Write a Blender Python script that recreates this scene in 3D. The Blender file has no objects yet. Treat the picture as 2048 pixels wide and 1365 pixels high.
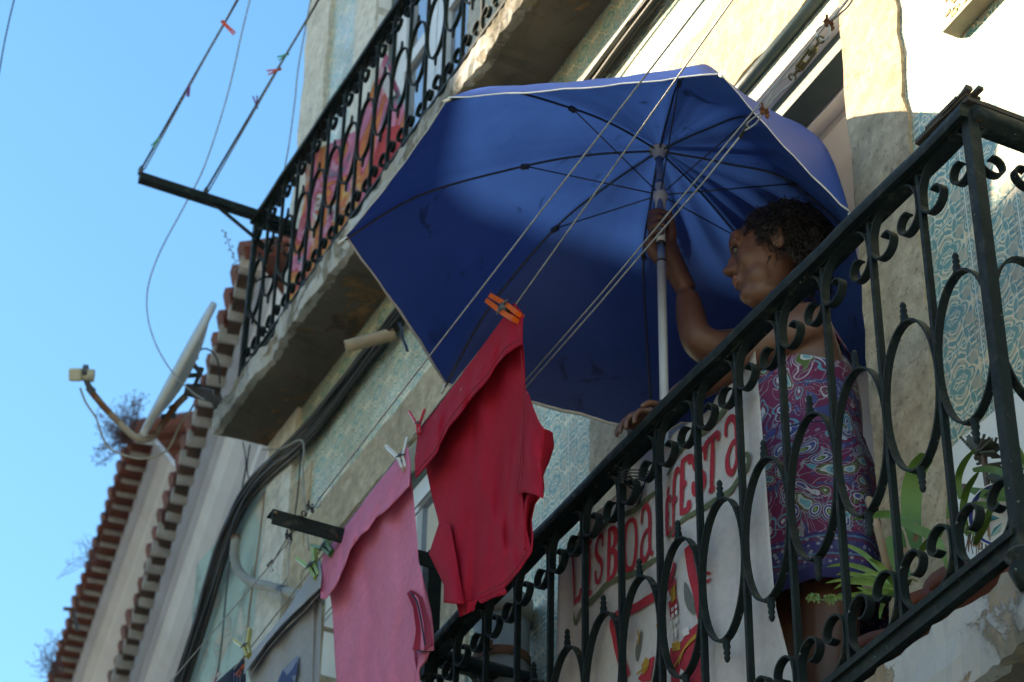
import bpy, bmesh, math, random
import numpy as np
from mathutils import Vector, Matrix
random.seed(7)
PI = math.pi
# ------------------------------------------------------------------ camera model
F = 5116.07
RM = np.array([[0.4495726, 0.89308258, 0.01696997],
               [-0.53251455, 0.28322097, -0.79763032],
               [-0.717156, 0.34955598, 0.60290786]])
CAM = np.array([0, 0, 1.6])
def ray(u, v): return RM.T @ np.array([(u-1024)/F, (v-682.5)/F, 1])
def PY(u, v, y): d = ray(u, v); return Vector(CAM + d*(y-CAM[1])/d[1])
def PX(u, v, x): d = ray(u, v); return Vector(CAM + d*(x-CAM[0])/d[0])
def PZ(u, v, z): d = ray(u, v); return Vector(CAM + d*(z-CAM[2])/d[2])
IR = Vector(RM[0]); IU = Vector(-RM[1]); IB = Vector(-RM[2])   # right / up / back axes of the view, for orienting things
SY, FY, WY = 2.2, 2.3, 2.5      # near rail plane, far rail plane, facade plane
sc = bpy.context.scene
COL = sc.collection
def V(*a): return Vector(a)

# ------------------------------------------------------------------ mesh builder
class MB:
    def __init__(s): s.v = []; s.f = []; s.uv = None
    def add(s, vs, fs):
        n = len(s.v); s.v += [tuple(p) for p in vs]; s.f += [tuple(i+n for i in f) for f in fs]; return s
    def box(s, a, b):
        x0, y0, z0 = a; x1, y1, z1 = b
        x0, x1 = min(x0, x1), max(x0, x1); y0, y1 = min(y0, y1), max(y0, y1); z0, z1 = min(z0, z1), max(z0, z1)
        vs = [(x0,y0,z0),(x1,y0,z0),(x1,y1,z0),(x0,y1,z0),(x0,y0,z1),(x1,y0,z1),(x1,y1,z1),(x0,y1,z1)]
        return s.add(vs, [(0,3,2,1),(4,5,6,7),(0,1,5,4),(1,2,6,5),(2,3,7,6),(3,0,4,7)])
    def obox(s, c, ax, ay, az, hx, hy, hz):
        c = Vector(c); vs = []
        for k in (-1, 1):
            for i, j in ((-1,-1),(1,-1),(1,1),(-1,1)):
                vs.append(c + ax*hx*i + ay*hy*j + az*hz*k)
        return s.add(vs, [(0,3,2,1),(4,5,6,7),(0,1,5,4),(1,2,6,5),(2,3,7,6),(3,0,4,7)])
    def tube(s, pts, r, n=8, cap=True, flat=None):
        pts = [Vector(p) for p in pts]
        rs = r if isinstance(r, (list, tuple)) else [r]*len(pts)
        vs = []; prev = None
        for i, p in enumerate(pts):
            t = (pts[min(i+1, len(pts)-1)] - pts[max(i-1, 0)])
            if t.length < 1e-9: t = Vector((0,0,1))
            t.normalize()
            if prev is None:
                a = Vector((0,0,1)) if abs(t.z) < .9 else Vector((1,0,0))
                u = t.cross(a).normalized()
            else:
                u = (prev - t*prev.dot(t))
                u = u.normalized() if u.length > 1e-6 else t.orthogonal().normalized()
            prev = u; w = t.cross(u)
            for k in range(n):
                an = 2*PI*k/n
                vs.append(p + (u*math.cos(an) + w*math.sin(an))*rs[i])
        fs = []
        for i in range(len(pts)-1):
            for k in range(n):
                a = i*n+k; b = i*n+(k+1) % n
                fs.append((a, b, b+n, a+n))
        if cap:
            fs.append(tuple(range(n-1, -1, -1))); fs.append(tuple(range((len(pts)-1)*n, len(pts)*n)))
        return s.add(vs, fs)
    def prof(s, pts, prof, ua, ub, closed=False, cap=True):
        """sweep a 2-D profile (in fixed axes ua, ub) along pts"""
        m = len(prof); vs = []
        for p in pts:
            for a, b in prof: vs.append(Vector(p) + ua*a + ub*b)
        fs = []
        for i in range(len(pts)-1):
            for k in range(m if closed else m-1):
                a = i*m+k; b = i*m+(k+1) % m
                fs.append((a, a+m, b+m, b))
        if closed and cap:
            fs.append(tuple(range(m))); fs.append(tuple(range(len(pts)*m-1, (len(pts)-1)*m-1, -1)))
        return s.add(vs, fs)
    def strap(s, pts, wdir, w, th):
        """flat bar: pts in a plane perpendicular to wdir, w wide along wdir, th thick"""
        pts = [Vector(p) for p in pts]; vs = []
        for i, p in enumerate(pts):
            t = (pts[min(i+1, len(pts)-1)] - pts[max(i-1, 0)]).normalized()
            nn = t.cross(wdir).normalized()
            for a, b in ((-1,-1),(1,-1),(1,1),(-1,1)): vs.append(p + wdir*a*w/2 + nn*b*th/2)
        fs = []
        for i in range(len(pts)-1):
            for k in range(4):
                a = i*4+k; b = i*4+(k+1) % 4
                fs.append((a, b, b+4, a+4))
        fs.append((3,2,1,0)); q = (len(pts)-1)*4; fs.append((q,q+1,q+2,q+3))
        return s.add(vs, fs)
    def ball(s, c, r, nu=12, nv=8, M=None):
        c = Vector(c); rr = r if isinstance(r, (tuple, list)) else (r, r, r)
        vs = []; fs = []
        for j in range(nv+1):
            ph = PI*j/nv
            for i in range(nu):
                th = 2*PI*i/nu
                q = Vector((rr[0]*math.sin(ph)*math.cos(th), rr[1]*math.sin(ph)*math.sin(th), rr[2]*math.cos(ph)))
                if M is not None: q = M @ q
                vs.append(c+q)
        for j in range(nv):
            for i in range(nu):
                a = j*nu+i; b = j*nu+(i+1) % nu
                fs.append((a, a+nu, b+nu, b))
        return s.add(vs, fs)
    def lathe(s, c, prof, n=14, ax=None):
        """prof: list of (radius, height) about vertical axis at c"""
        c = Vector(c); vs = []; fs = []
        for r, h in prof:
            for k in range(n):
                an = 2*PI*k/n; q = Vector((r*math.cos(an), r*math.sin(an), h))
                if ax is not None: q = ax @ q
                vs.append(c+q)
        for i in range(len(prof)-1):
            for k in range(n):
                a = i*n+k; b = i*n+(k+1) % n
                fs.append((a, b, b+n, a+n))
        return s.add(vs, fs)
    def build(s, name, m, parent=None, smooth=False, label=None):
        me = bpy.data.meshes.new(name); me.from_pydata(s.v, [], s.f); me.validate(); me.update()
        if smooth:
            me.polygons.foreach_set('use_smooth', [True]*len(me.polygons))
        o = bpy.data.objects.new(name, me); COL.objects.link(o)
        if m is not None: me.materials.append(m)
        if parent is not None: setpar(o, parent)
        if label: o['label'] = label
        return o
def setpar(o, p):
    o.parent = p
    o.matrix_parent_inverse = p_world(p).inverted()
def p_world(p):
    m = Matrix.LocRotScale(p.location, p.rotation_euler, p.scale)
    if p.parent is not None: m = p_world(p.parent) @ p.matrix_parent_inverse @ m
    return m
def tag(o, label, cat, group=None, kind=None):
    o['label'] = label; o['category'] = cat
    if group: o['group'] = group
    if kind: o['kind'] = kind
    return o
def thing(name, label, cat, loc=(0,0,0), group=None):
    o = bpy.data.objects.new(name, None); COL.objects.link(o); o.location = loc; o.empty_display_size = .1
    return tag(o, label, cat, group)
def smooth_curve(pts, n=8):
    """Catmull-Rom through points (any dimension)"""
    P = [np.array(p, float) for p in pts]; out = []
    for i in range(len(P)-1):
        a = P[max(i-1, 0)]; b = P[i]; c = P[i+1]; d = P[min(i+2, len(P)-1)]
        for k in range(n):
            t = k/n
            out.append(.5*((2*b)+(-a+c)*t+(2*a-5*b+4*c-d)*t*t+(-a+3*b-3*c+d)*t**3))
    out.append(P[-1]); return out

# ------------------------------------------------------------------ materials
class N:
    def __init__(s, name):
        s.m = bpy.data.materials.new(name); s.m.use_nodes = True; s.t = s.m.node_tree
        s.b = s.t.nodes['Principled BSDF']; s.out = s.t.nodes['Material Output']
    def n(s, typ, props=None, **ins):
        nd = s.t.nodes.new(typ)
        for k, v in (props or {}).items(): setattr(nd, k, v)
        for k, v in ins.items():
            key = int(k[1:]) if k[0] == '_' and k[1:].isdigit() else k.replace('_', ' ')
            s.set(nd.inputs[key], v)
        return nd
    def set(s, inp, v):
        if isinstance(v, bpy.types.NodeSocket): s.t.links.new(v, inp)
        elif isinstance(v, bpy.types.Node): s.t.links.new(v.outputs[0], inp)
        else:
            if isinstance(v, (tuple, list)) and len(v) == 3 and inp.type == 'RGBA': v = (*v, 1)
            inp.default_value = v
    def co(s): 
        if not hasattr(s, '_co'): s._co = s.t.nodes.new('ShaderNodeTexCoord').outputs['Object']
        return s._co
    def math(s, op, a, b=0., c=0., clamp=False):
        nd = s.t.nodes.new('ShaderNodeMath'); nd.operation = op; nd.use_clamp = clamp
        s.set(nd.inputs[0], a); s.set(nd.inputs[1], b); s.set(nd.inputs[2], c); return nd.outputs[0]
    def noise(s, scale, detail=4, rough=.55, vec=None, dist=0., w=None):
        nd = s.t.nodes.new('ShaderNodeTexNoise')
        s.set(nd.inputs['Vector'], vec if vec is not None else s.co())
        nd.inputs['Scale'].default_value = scale; nd.inputs['Detail'].default_value = detail
        nd.inputs['Roughness'].default_value = rough; nd.inputs['Distortion'].default_value = dist
        return nd.outputs['Fac']
    def vor(s, scale, feat='F1', vec=None, out='Distance', rand=1.):
        nd = s.t.nodes.new('ShaderNodeTexVoronoi'); nd.feature = feat
        s.set(nd.inputs['Vector'], vec if vec is not None else s.co()); nd.inputs['Scale'].default_value = scale
        nd.inputs['Randomness'].default_value = rand
        return nd.outputs[out]
    def ramp(s, fac, stops, interp='LINEAR'):
        nd = s.t.nodes.new('ShaderNodeValToRGB'); cr = nd.color_ramp; cr.interpolation = interp
        while len(cr.elements) < len(stops): cr.elements.new(.5)
        for e, (p, c) in zip(cr.elements, stops):
            e.position = p; e.color = (*c, 1) if isinstance(c, (tuple, list)) else (c, c, c, 1)
        s.set(nd.inputs[0], fac); return nd.outputs[0]
    def mix(s, fac, a, b, mode='MIX'):
        nd = s.t.nodes.new('ShaderNodeMix'); nd.data_type = 'RGBA'; nd.blend_type = mode
        s.set(nd.inputs[0], fac); s.set(nd.inputs[6], a); s.set(nd.inputs[7], b); return nd.outputs[2]
    def bump(s, h, st=.3, dist=.01, prev=None):
        nd = s.t.nodes.new('ShaderNodeBump'); nd.inputs['Strength'].default_value = st; nd.inputs['Distance'].default_value = dist
        s.set(nd.inputs['Height'], h)
        if prev is not None: s.set(nd.inputs['Normal'], prev)
        return nd.outputs[0]
    def fin(s, col=None, rough=None, nrm=None, metal=None, **kw):
        if col is not None: s.set(s.b.inputs['Base Color'], col)
        if rough is not None: s.set(s.b.inputs['Roughness'], rough)
        if nrm is not None: s.set(s.b.inputs['Normal'], nrm)
        if metal is not None: s.set(s.b.inputs['Metallic'], metal)
        for k, v in kw.items(): s.set(s.b.inputs[k.replace('_', ' ')], v)
        return s.m
    def translucent(s, col, fac, nrm=None):
        tr = s.t.nodes.new('ShaderNodeBsdfTranslucent'); s.set(tr.inputs[0], col)
        if nrm is not None: s.set(tr.inputs['Normal'], nrm)
        mx = s.t.nodes.new('ShaderNodeMixShader'); mx.inputs[0].default_value = fac
        s.t.links.new(s.b.outputs[0], mx.inputs[1]); s.t.links.new(tr.outputs[0], mx.inputs[2])
        s.t.links.new(mx.outputs[0], s.out.inputs['Surface']); return s.m
MATS = {}
def simple(name, c1, c2=None, scale=12, rough=.6, bump=.2, bd=.003, metal=0., detail=5, lo=.35, hi=.65, bscale=None):
    if name in MATS: return MATS[name]
    n = N(name); c2 = c2 or tuple(x*.7 for x in c1)
    f = n.noise(scale, detail, .6)
    col = n.ramp(f, [(lo, c1), (hi, c2)])
    b = n.bump(n.noise(bscale or scale*6, 4), bump, bd)
    MATS[name] = n.fin(col, rough, b, metal); return MATS[name]

def mat_tile():
    n = N('azulejo'); t = .154
    sp = n.t.nodes.new('ShaderNodeSeparateXYZ'); n.set(sp.inputs[0], n.co())
    wob = n.math('MULTIPLY', n.math('SUBTRACT', n.noise(3, 2), .5), .012)
    x = n.math('ADD', n.math('DIVIDE', n.math('ADD', sp.outputs[0], 3.09), t), 40)
    z = n.math('ADD', n.math('DIVIDE', n.math('ADD', sp.outputs[2], .04), t), 0)
    x = n.math('ADD', x, wob); z = n.math('ADD', z, wob)
    mu = n.math('PINGPONG', x, .5); mv = n.math('PINGPONG', z, .5)
    cb = n.t.nodes.new('ShaderNodeCombineXYZ'); n.set(cb.inputs[0], mu); n.set(cb.inputs[1], mv)
    vec = cb.outputs[0]
    # swirls: banded, warped noise mirrored in every tile
    nz = n.noise(4.6, .4, .5, vec, .35)
    leaf = n.math('SINE', n.math('MULTIPLY', nz, 15))
    cb2 = n.t.nodes.new('ShaderNodeCombineXYZ'); n.set(cb2.inputs[0], mv); n.set(cb2.inputs[1], mu); cb2.inputs[2].default_value = 3.1
    nz2 = n.noise(5.2, .5, .5, cb2.outputs[0], .3)
    # flower at the tile corners
    r = n.math('SQRT', n.math('ADD', n.math('POWER', mu, 2), n.math('POWER', mv, 2)))
    an = n.math('ARCTAN2', mv, mu)
    pet = n.math('MULTIPLY', n.math('COSINE', n.math('MULTIPLY', an, 8)), .045)
    fl = n.math('SUBTRACT', n.math('ADD', r, pet), .13)
    flm = n.math('LESS_THAN', n.math('ABSOLUTE', fl), .022)
    core = n.math('LESS_THAN', r, .035)
    cream = (.74, .60, .39); taupe = (.46, .37, .25); teal = (.10, .265, .235); light = (.80, .70, .50); dteal = (.055, .19, .18)
    c = n.ramp(n.math('MULTIPLY_ADD', leaf, .5, .5), [(0, teal), (.30, teal), (.33, light), (.42, cream), (.66, cream), (.70, taupe), (.80, cream), (.90, cream), (.93, teal)], 'LINEAR')
    m2 = n.ramp(nz2, [(.56, 0.), (.575, 1.)])
    c = n.mix(m2, c, teal)
    m3 = n.ramp(nz2, [(.36, 1.), (.375, 0.)])
    c = n.mix(n.math('MULTIPLY', m3, .75), c, taupe)
    m4 = n.ramp(n.math('ABSOLUTE', n.math('SUBTRACT', nz2, .60)), [(.008, 1.), (.014, 0.)])
    c = n.mix(m4, c, light)
    c = n.mix(n.math('MAXIMUM', flm, core), c, dteal)
    # glaze wear + left end of the facade bleached, the way the real tiles are
    bl = n.ramp(n.noise(1.3, 5, .6), [(.38, 0.), (.68, 1.)])
    wornx = n.math('MULTIPLY', n.math('SUBTRACT', -3.9, sp.outputs[0]), .5, clamp=True)
    worn = n.math('MULTIPLY', n.math('ADD', n.math('MULTIPLY', wornx, .55), n.math('MULTIPLY', bl, .45)), 1., clamp=True)
    c = n.mix(n.math('MULTIPLY', worn, .14), c, n.ramp(n.noise(5, 4), [(.35, (.58, .72, .70)), (.62, (.78, .74, .60))]))
    g = n.math('MINIMUM', mu, mv)
    grout = n.math('LESS_THAN', g, .009)
    c = n.mix(n.math('MULTIPLY', grout, .8), c, (.80, .77, .66))
    tn = n.t.nodes.new('ShaderNodeTexWhiteNoise'); tn.noise_dimensions = '3D'
    cf = n.t.nodes.new('ShaderNodeCombineXYZ'); n.set(cf.inputs[0], n.math('FLOOR', n.math('ADD', x, 0))); n.set(cf.inputs[1], n.math('FLOOR', z))
    n.set(tn.inputs['Vector'], cf.outputs[0])
    c = n.mix(1., c, n.ramp(tn.outputs['Value'], [(0, .84), (1, 1.06)]), 'MULTIPLY')
    dirt = n.ramp(n.noise(2.2, 7, .65), [(.42, 1.), (.75, .72)])
    c = n.mix(1., c, dirt, 'MULTIPLY')
    b = n.bump(n.math('MULTIPLY', n.math('LESS_THAN', g, .012), -1.), .5, .002)
    b = n.bump(n.noise(26, 3), .12, .002, b)
    b = n.bump(tn.outputs['Value'], .05, .01, b)
    return n.fin(c, n.ramp(n.noise(6, 4), [(.3, .22), (.7, .5)]), b)
def mat_stone(name, a, b, c, pit=.5, sc_=1.):
    n = N(name)
    f = n.noise(3*sc_, 7, .62); f2 = n.noise(28*sc_, 6, .7)
    col = n.ramp(f, [(.30, a), (.52, b), (.72, c)])
    col = n.mix(.45, col, n.ramp(f2, [(.35, tuple(x*.62 for x in c)), (.52, b), (.68, tuple(min(1, x*1.15) for x in a))]))
    pits = n.ramp(n.noise(70*sc_, 3, .6), [(.33, 0.), (.42, 1.)])
    col = n.mix(n.math('MULTIPLY', n.ramp(n.noise(1.7*sc_, 6, .68, None, 1.2), [(.50, 0.), (.66, 1.)]), .6), col, tuple(x*.62 for x in c))
    col = n.mix(n.math('MULTIPLY', n.math('SUBTRACT', 1., pits), .35), col, tuple(x*.4 for x in c))
    rr = n.bump(pits, pit, .004); rr = n.bump(f2, .6, .006, rr); rr = n.bump(f, .4, .02, rr)
    return n.fin(col, .88, rr)
def mat_plaster(name, base, under, stain, th=.5):
    n = N(name)
    f = n.noise(4.5, 8, .66, None, .6); f2 = n.noise(1.6, 6, .6); f3 = n.noise(40, 4)
    m = n.ramp(f, [(th-.012, 0.), (th+.012, 1.)])
    ucol = n.ramp(n.noise(9, 6, .7), [(.35, under), (.65, stain)])
    bcol = n.ramp(f2, [(.35, base), (.7, tuple(x*.62 for x in base))])
    col = n.mix(m, bcol, ucol)
    col = n.mix(n.math('MULTIPLY', n.ramp(n.noise(2.7, 7, .7, None, 1.), [(.52, 0.), (.66, 1.)]), .75), col, (.055, .05, .035))
    b = n.bump(n.math('MULTIPLY', m, -1.), .9, .008); b = n.bump(f3, .5, .004, b); b = n.bump(f, .5, .02, b)
    return n.fin(col, .92, b)
def mat_iron():
    n = N('wrought_iron_paint')
    f = n.noise(9, 6, .65); f2 = n.noise(45, 5, .6)
    geo = n.t.nodes.new('ShaderNodeNewGeometry'); s3 = n.t.nodes.new('ShaderNodeSeparateXYZ'); n.set(s3.inputs[0], geo.outputs['Normal'])
    col = n.ramp(f, [(.35, (.005, .010, .010)), (.65, (.010, .017, .016))])
    dust = n.math('MULTIPLY', n.ramp(f2, [(.42, 0.), (.62, 1.)]), n.ramp(s3.outputs[2], [(.15, 0.), (.9, .75)]))
    col = n.mix(dust, col, (.13, .12, .08)); col = n.mix(n.ramp(n.noise(23, 6, .7), [(.56, 0.), (.70, .55)]), col, (.075, .072, .052))
    rust = n.ramp(n.noise(17, 6, .7), [(.67, 0.), (.70, 1.)])
    col = n.mix(rust, col, (.11, .035, .012))
    chip = n.ramp(n.noise(60, 3, .6), [(.70, 0.), (.72, 1.)])
    col = n.mix(n.math('MULTIPLY', chip, .7), col, (.20, .22, .20))
    b = n.bump(f2, .35, .002); b = n.bump(n.math('MAXIMUM', rust, chip), .3, .001, b)
    return n.fin(col, n.ramp(f2, [(.3, .42), (.7, .7)]), b, Specular_IOR_Level=.13)
def mat_cloth(name, c, c2, tr=.25, weave=900, stain=None, rough=.85):
    n = N(name)
    f = n.noise(3.5, 6, .6); f2 = n.noise(60, 3)
    col = n.ramp(f, [(.35, c), (.68, c2)])
    if stain: col = n.mix(n.ramp(n.noise(14, 5, .7), [(.66, 0.), (.69, .55)]), col, stain)
    col = n.mix(.5, col, n.mix(1., col, n.ramp(f2, [(.3, .86), (.7, 1.12)]), 'MULTIPLY'))
    b = n.bump(n.noise(9, 5, .55, None, .6), .55, .006); b = n.bump(n.noise(weave, 2), .25, .0006, b)
    n.fin(col, rough, b, Specular_IOR_Level=.15)
    return n.translucent(col, tr, b)
def mat_umbrella():
    n = N('blue_canopy_fabric')
    f = n.noise(4, 5, .6)
    col = n.ramp(f, [(.3, (.014, .044, .150)), (.7, (.010, .032, .115))])
    sp_ = n.ramp(n.vor(9), [(.03, 1.), (.06, 0.)])
    st = n.ramp(n.noise(11, 6, .7, None, 1.), [(.60, 0.), (.66, 1.)])
    col = n.mix(n.math('MULTIPLY', n.math('MULTIPLY', st, n.ramp(n.noise(2.2, 2), [(.42, 0.), (.52, 1.)])), .85), col, (.004, .010, .035))
    hole = n.ramp(n.vor(5.2), [(.014, 1.), (.02, 0.)])
    b = n.bump(n.noise(6, 4, .5, None, .8), .35, .006); b = n.bump(n.noise(900, 1), .15, .0004, b)
    geo = n.t.nodes.new('ShaderNodeNewGeometry')
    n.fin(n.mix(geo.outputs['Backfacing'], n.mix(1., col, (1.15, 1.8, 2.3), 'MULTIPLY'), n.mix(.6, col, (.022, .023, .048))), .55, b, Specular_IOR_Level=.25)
    tr = n.t.nodes.new('ShaderNodeBsdfTranslucent'); n.set(tr.inputs[0], n.mix(1., col, (1.5, 2.0, 2.3), 'MULTIPLY')); n.set(tr.inputs[1], b)
    mx = n.t.nodes.new('ShaderNodeMixShader'); mx.inputs[0].default_value = .22
    n.t.links.new(n.b.outputs[0], mx.inputs[1]); n.t.links.new(tr.outputs[0], mx.inputs[2])
    n.t.links.new(mx.outputs[0], n.out.inputs['Surface'])
    return n.m
def mat_dress():
    n = N('paisley_dress')
    w = n.t.nodes.new('ShaderNodeVectorMath'); w.operation = 'SCALE'
    nn = n.t.nodes.new('ShaderNodeTexNoise'); nn.inputs['Scale'].default_value = 7; n.set(nn.inputs['Vector'], n.co())
    n.set(w.inputs[0], nn.outputs['Color']); w.inputs['Scale'].default_value = .17
    ad = n.t.nodes.new('ShaderNodeVectorMath'); ad.operation = 'ADD'; n.set(ad.inputs[0], n.co()); n.set(ad.inputs[1], w.outputs[0])
    v = ad.outputs[0]
    d = n.vor(19, 'F1', v); cell = n.vor(19, 'F1', v, 'Color')
    rings = n.ramp(d, [(0, (.09, .035, .16)), (.10, (.70, .68, .70)), (.16, (.05, .20, .30)), (.24, (.16, .46, .52)), (.31, (.72, .70, .70)), (.35, (.10, .17, .03)), (.42, (.22, .02, .09)), (.47, (.60, .56, .60)), (.50, (.24, .012, .075)), (.62, (.06, .07, .22))], 'CONSTANT')
    alt = n.ramp(d, [(0, (.25, .40, .06)), (.12, (.05, .10, .02)), (.18, (.70, .70, .72)), (.24, (.06, .07, .25)), (.34, (.66, .66, .70)), (.38, (.22, .015, .085)), (.46, (.10, .36, .46)), (.51, (.24, .012, .08))], 'CONSTANT')
    sp = n.t.nodes.new('ShaderNodeSeparateColor'); n.set(sp.inputs[0], cell)
    c = n.mix(n.math('GREATER_THAN', sp.outputs[0], .5), rings, alt)
    l = n.ramp(n.math('SINE', n.math('MULTIPLY', n.noise(11, 2, .5, v, .8), 75)), [(.86, 0.), (.92, 1.)])
    c = n.mix(n.math('MULTIPLY', l, .7), c, (.45, .43, .47))
    s3 = n.t.nodes.new('ShaderNodeSeparateXYZ'); n.set(s3.inputs[0], n.co())
    hem = n.ramp(s3.outputs[2], [(0, 1.), (1, 1.)])
    hm = n.math('LESS_THAN', s3.outputs[2], HEMZ)
    band = n.ramp(n.math('FRACT', n.math('MULTIPLY', s3.outputs[2], 22)), [(0, (.045, .04, .20)), (.4, (.16, .02, .09)), (.62, (.07, .25, .38)), (.72, (.05, .03, .17))], 'CONSTANT')
    band = n.mix(n.ramp(n.vor(70, 'F1', None), [(.25, 1.), (.3, 0.)]), band, (.42, .40, .45))
    c = n.mix(n.math('MULTIPLY', hm, .9), c, band)
    c = n.mix(n.math('LESS_THAN', s3.outputs[2], HEMZ-.085), c, (.03, .035, .20))
    b = n.bump(n.noise(9, 4, .5, None, .7), .7, .01)
    return n.fin(n.mix(1., c, (.62, .62, .62), 'MULTIPLY'), .75, b)
HEMZ = 4.36
M = {}
M['tile'] = mat_tile()
M['stone'] = mat_stone('limestone', (.56, .44, .30), (.41, .31, .20), (.27, .19, .12))
M['stone2'] = mat_stone('pale_limestone', (.64, .60, .52), (.55, .50, .42), (.38, .33, .26), .4)
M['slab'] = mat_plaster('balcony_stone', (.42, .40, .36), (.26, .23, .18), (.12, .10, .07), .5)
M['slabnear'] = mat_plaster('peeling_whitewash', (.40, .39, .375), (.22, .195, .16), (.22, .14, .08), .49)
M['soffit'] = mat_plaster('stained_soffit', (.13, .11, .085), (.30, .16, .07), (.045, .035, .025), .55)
M['iron'] = mat_iron()
M['white_plaster'] = simple('white_plaster', (.78, .76, .72), (.68, .66, .61), 4, .85, .15)
M['beige'] = simple('beige_plaster', (.50, .44, .36), (.42, .37, .30), 4, .85, .15)
M['greenplaster'] = mat_plaster('green_plaster', (.40, .52, .46), (.42, .36, .27), (.50, .47, .40), .60)
M['dark'] = simple('room_dark', (.02, .018, .016), None, 4, .9)
M['greenpaint'] = simple('dark_green_paint', (.035, .055, .05), (.05, .07, .062), 14, .45, .2)
M['whitepaint'] = simple('white_joinery_paint', (.62, .63, .64), (.52, .53, .53), 9, .45, .1)
M['cable'] = simple('black_cable', (.006, .006, .0065), (.016, .015, .014), 30, .5, .2)
M['greycable'] = simple('grey_cable', (.18, .18, .19), (.10, .10, .11), 30, .5, .2)
M['wire'] = simple('steel_wire', (.40, .40, .39), (.27, .26, .24), 60, .45, .3, .0005, .2)
M['rope'] = simple('plastic_line', (.30, .32, .34), (.18, .19, .20), 60, .5, .2)
M['rust'] = simple('rusty_steel', (.16, .055, .02), (.07, .03, .015), 40, .85, .6, .002)
M['brass'] = simple('dull_brass', (.20, .16, .08), (.07, .055, .03), 50, .45, .3, .001, .6)
M['dish'] = simple('dish_paint', (.50, .50, .48), (.42, .41, .38), 8, .5, .1)
M['cream'] = simple('cream_plastic', (.55, .50, .36), (.42, .38, .27), 8, .5, .1)
M['greymetal'] = simple('grey_metal', (.06, .07, .08), (.035, .04, .045), 20, .5, .2)
M['terra'] = simple('terracotta', (.17, .042, .026), (.10, .028, .018), 9, .85, .4, .006)
M['terradark'] = simple('dark_terracotta', (.11, .055, .038), (.05, .032, .025), 9, .9, .5, .006)
M['mortar'] = simple('mortar', (.36, .32, .29), (.24, .21, .18), 14, .9, .5, .004)
M['cornice'] = simple('cornice_whitewash', (.62, .64, .70), (.52, .53, .57), 2.2, .8, .12)
M['cornice2'] = simple('cornice_cream', (.54, .55, .59), (.46, .46, .49), 2.2, .8, .12)
M['pvc'] = simple('old_pipe', (.27, .255, .22), (.18, .165, .135), 7, .7, .3)
M['polewhite'] = simple('white_pole_paint', (.60, .59, .57), (.50, .49, .46), 12, .4, .1)
M['poleblue'] = simple('blue_grey_pole', (.12, .19, .34), (.09, .15, .28), 12, .4, .1)
M['ribmetal'] = simple('rib_steel', (.05, .05, .055), (.03, .03, .035), 40, .5, .2)
M['hem'] = simple('white_trim', (.62, .62, .60), (.48, .47, .44), 30, .8, .3)
M['plastic'] = simple('hub_plastic', (.55, .55, .55), (.45, .45, .44), 12, .45, .1)
M['umb'] = mat_umbrella()
M['red'] = mat_cloth('red_cotton', (.50, .017, .040), (.42, .013, .032), .22, stain=(.50, .22, .18))
M['pink'] = mat_cloth('pink_cotton', (.80, .24, .36), (.74, .20, .31), .25)
M['grey'] = mat_cloth('grey_jersey', (.40, .39, .39), (.34, .335, .34), .2)
M['navy'] = mat_cloth('navy_cloth', (.03, .035, .06), (.02, .022, .04), .1)
M['banner'] = mat_cloth('white_banner', (.62, .56, .53), (.55, .50, .48), .28, stain=(.40, .34, .28))
M['skin'] = None
M['leaf'] = simple('leaf_green', (.09, .19, .03), (.05, .12, .02), 12, .5, .2)
M['leaf2'] = simple('pale_leaf', (.16, .24, .07), (.08, .15, .04), 20, .5, .2)
M['leafdark'] = simple('dark_leaf', (.035, .03, .025), (.05, .06, .03), 20, .6, .3)
M['drystem'] = simple('dry_stem', (.30, .17, .10), (.18, .12, .08), 20, .8, .3)
M['twig'] = simple('purple_twig', (.16, .085, .085), (.10, .05, .05), 20, .8, .3)
M['wood'] = simple('bare_wood', (.42, .26, .15), (.30, .18, .10), 20, .7, .3)
M['soil'] = simple('soil', (.03, .02, .012), None, 20, .95, .5)
def flat(name, c, rough=.5): return simple(name, c, tuple(x*.82 for x in c), 30, rough, .1)
print_red = mat_cloth('print_red', (.50, .045, .065), (.42, .035, .05), .22)
print_green = mat_cloth('print_olive', (.14, .16, .09), (.11, .13, .075), .22)
print_grey = mat_cloth('print_grey', (.17, .17, .15), (.13, .13, .12), .22)
print_yellow = mat_cloth('print_ochre', (.50, .27, .05), (.42, .22, .04), .22)
print_white = mat_cloth('print_white', (.66, .60, .58), (.60, .55, .53), .22)
print_orange = mat_cloth('print_orange', (.62, .20, .03), (.55, .16, .03), .22)
print_blue = mat_cloth('print_blue', (.05, .09, .20), (.04, .07, .16), .1)
print_paleblue = mat_cloth('print_pale_blue', (.22, .27, .36), (.18, .23, .32), .1)
def mat_skin():
    n = N('skin'); f = n.noise(9, 5)
    c = n.ramp(f, [(.35, (.175, .076, .046)), (.65, (.115, .048, .030))])
    c = n.mix(n.ramp(n.noise(90, 2), [(.66, 0.), (.70, .4)]), c, (.20, .08, .05))
    n.fin(c, .5, n.bump(n.noise(160, 3), .15, .001))
    n.b.inputs['Subsurface Weight'].default_value = .12
    n.b.inputs['Subsurface Radius'].default_value = (.01, .004, .002)
    return n.m
M['skin'] = mat_skin()
def mat_glass():
    n = N('window_glass'); 
    return n.fin((.05, .07, .09), .03, n.bump(n.noise(1.5, 2), .03, .01), Specular_IOR_Level=1.0, IOR=2.2)
M['glass'] = mat_glass()
M['curtain'] = mat_cloth('white_curtain', (.66, .70, .76), (.60, .64, .70), .3)
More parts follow.
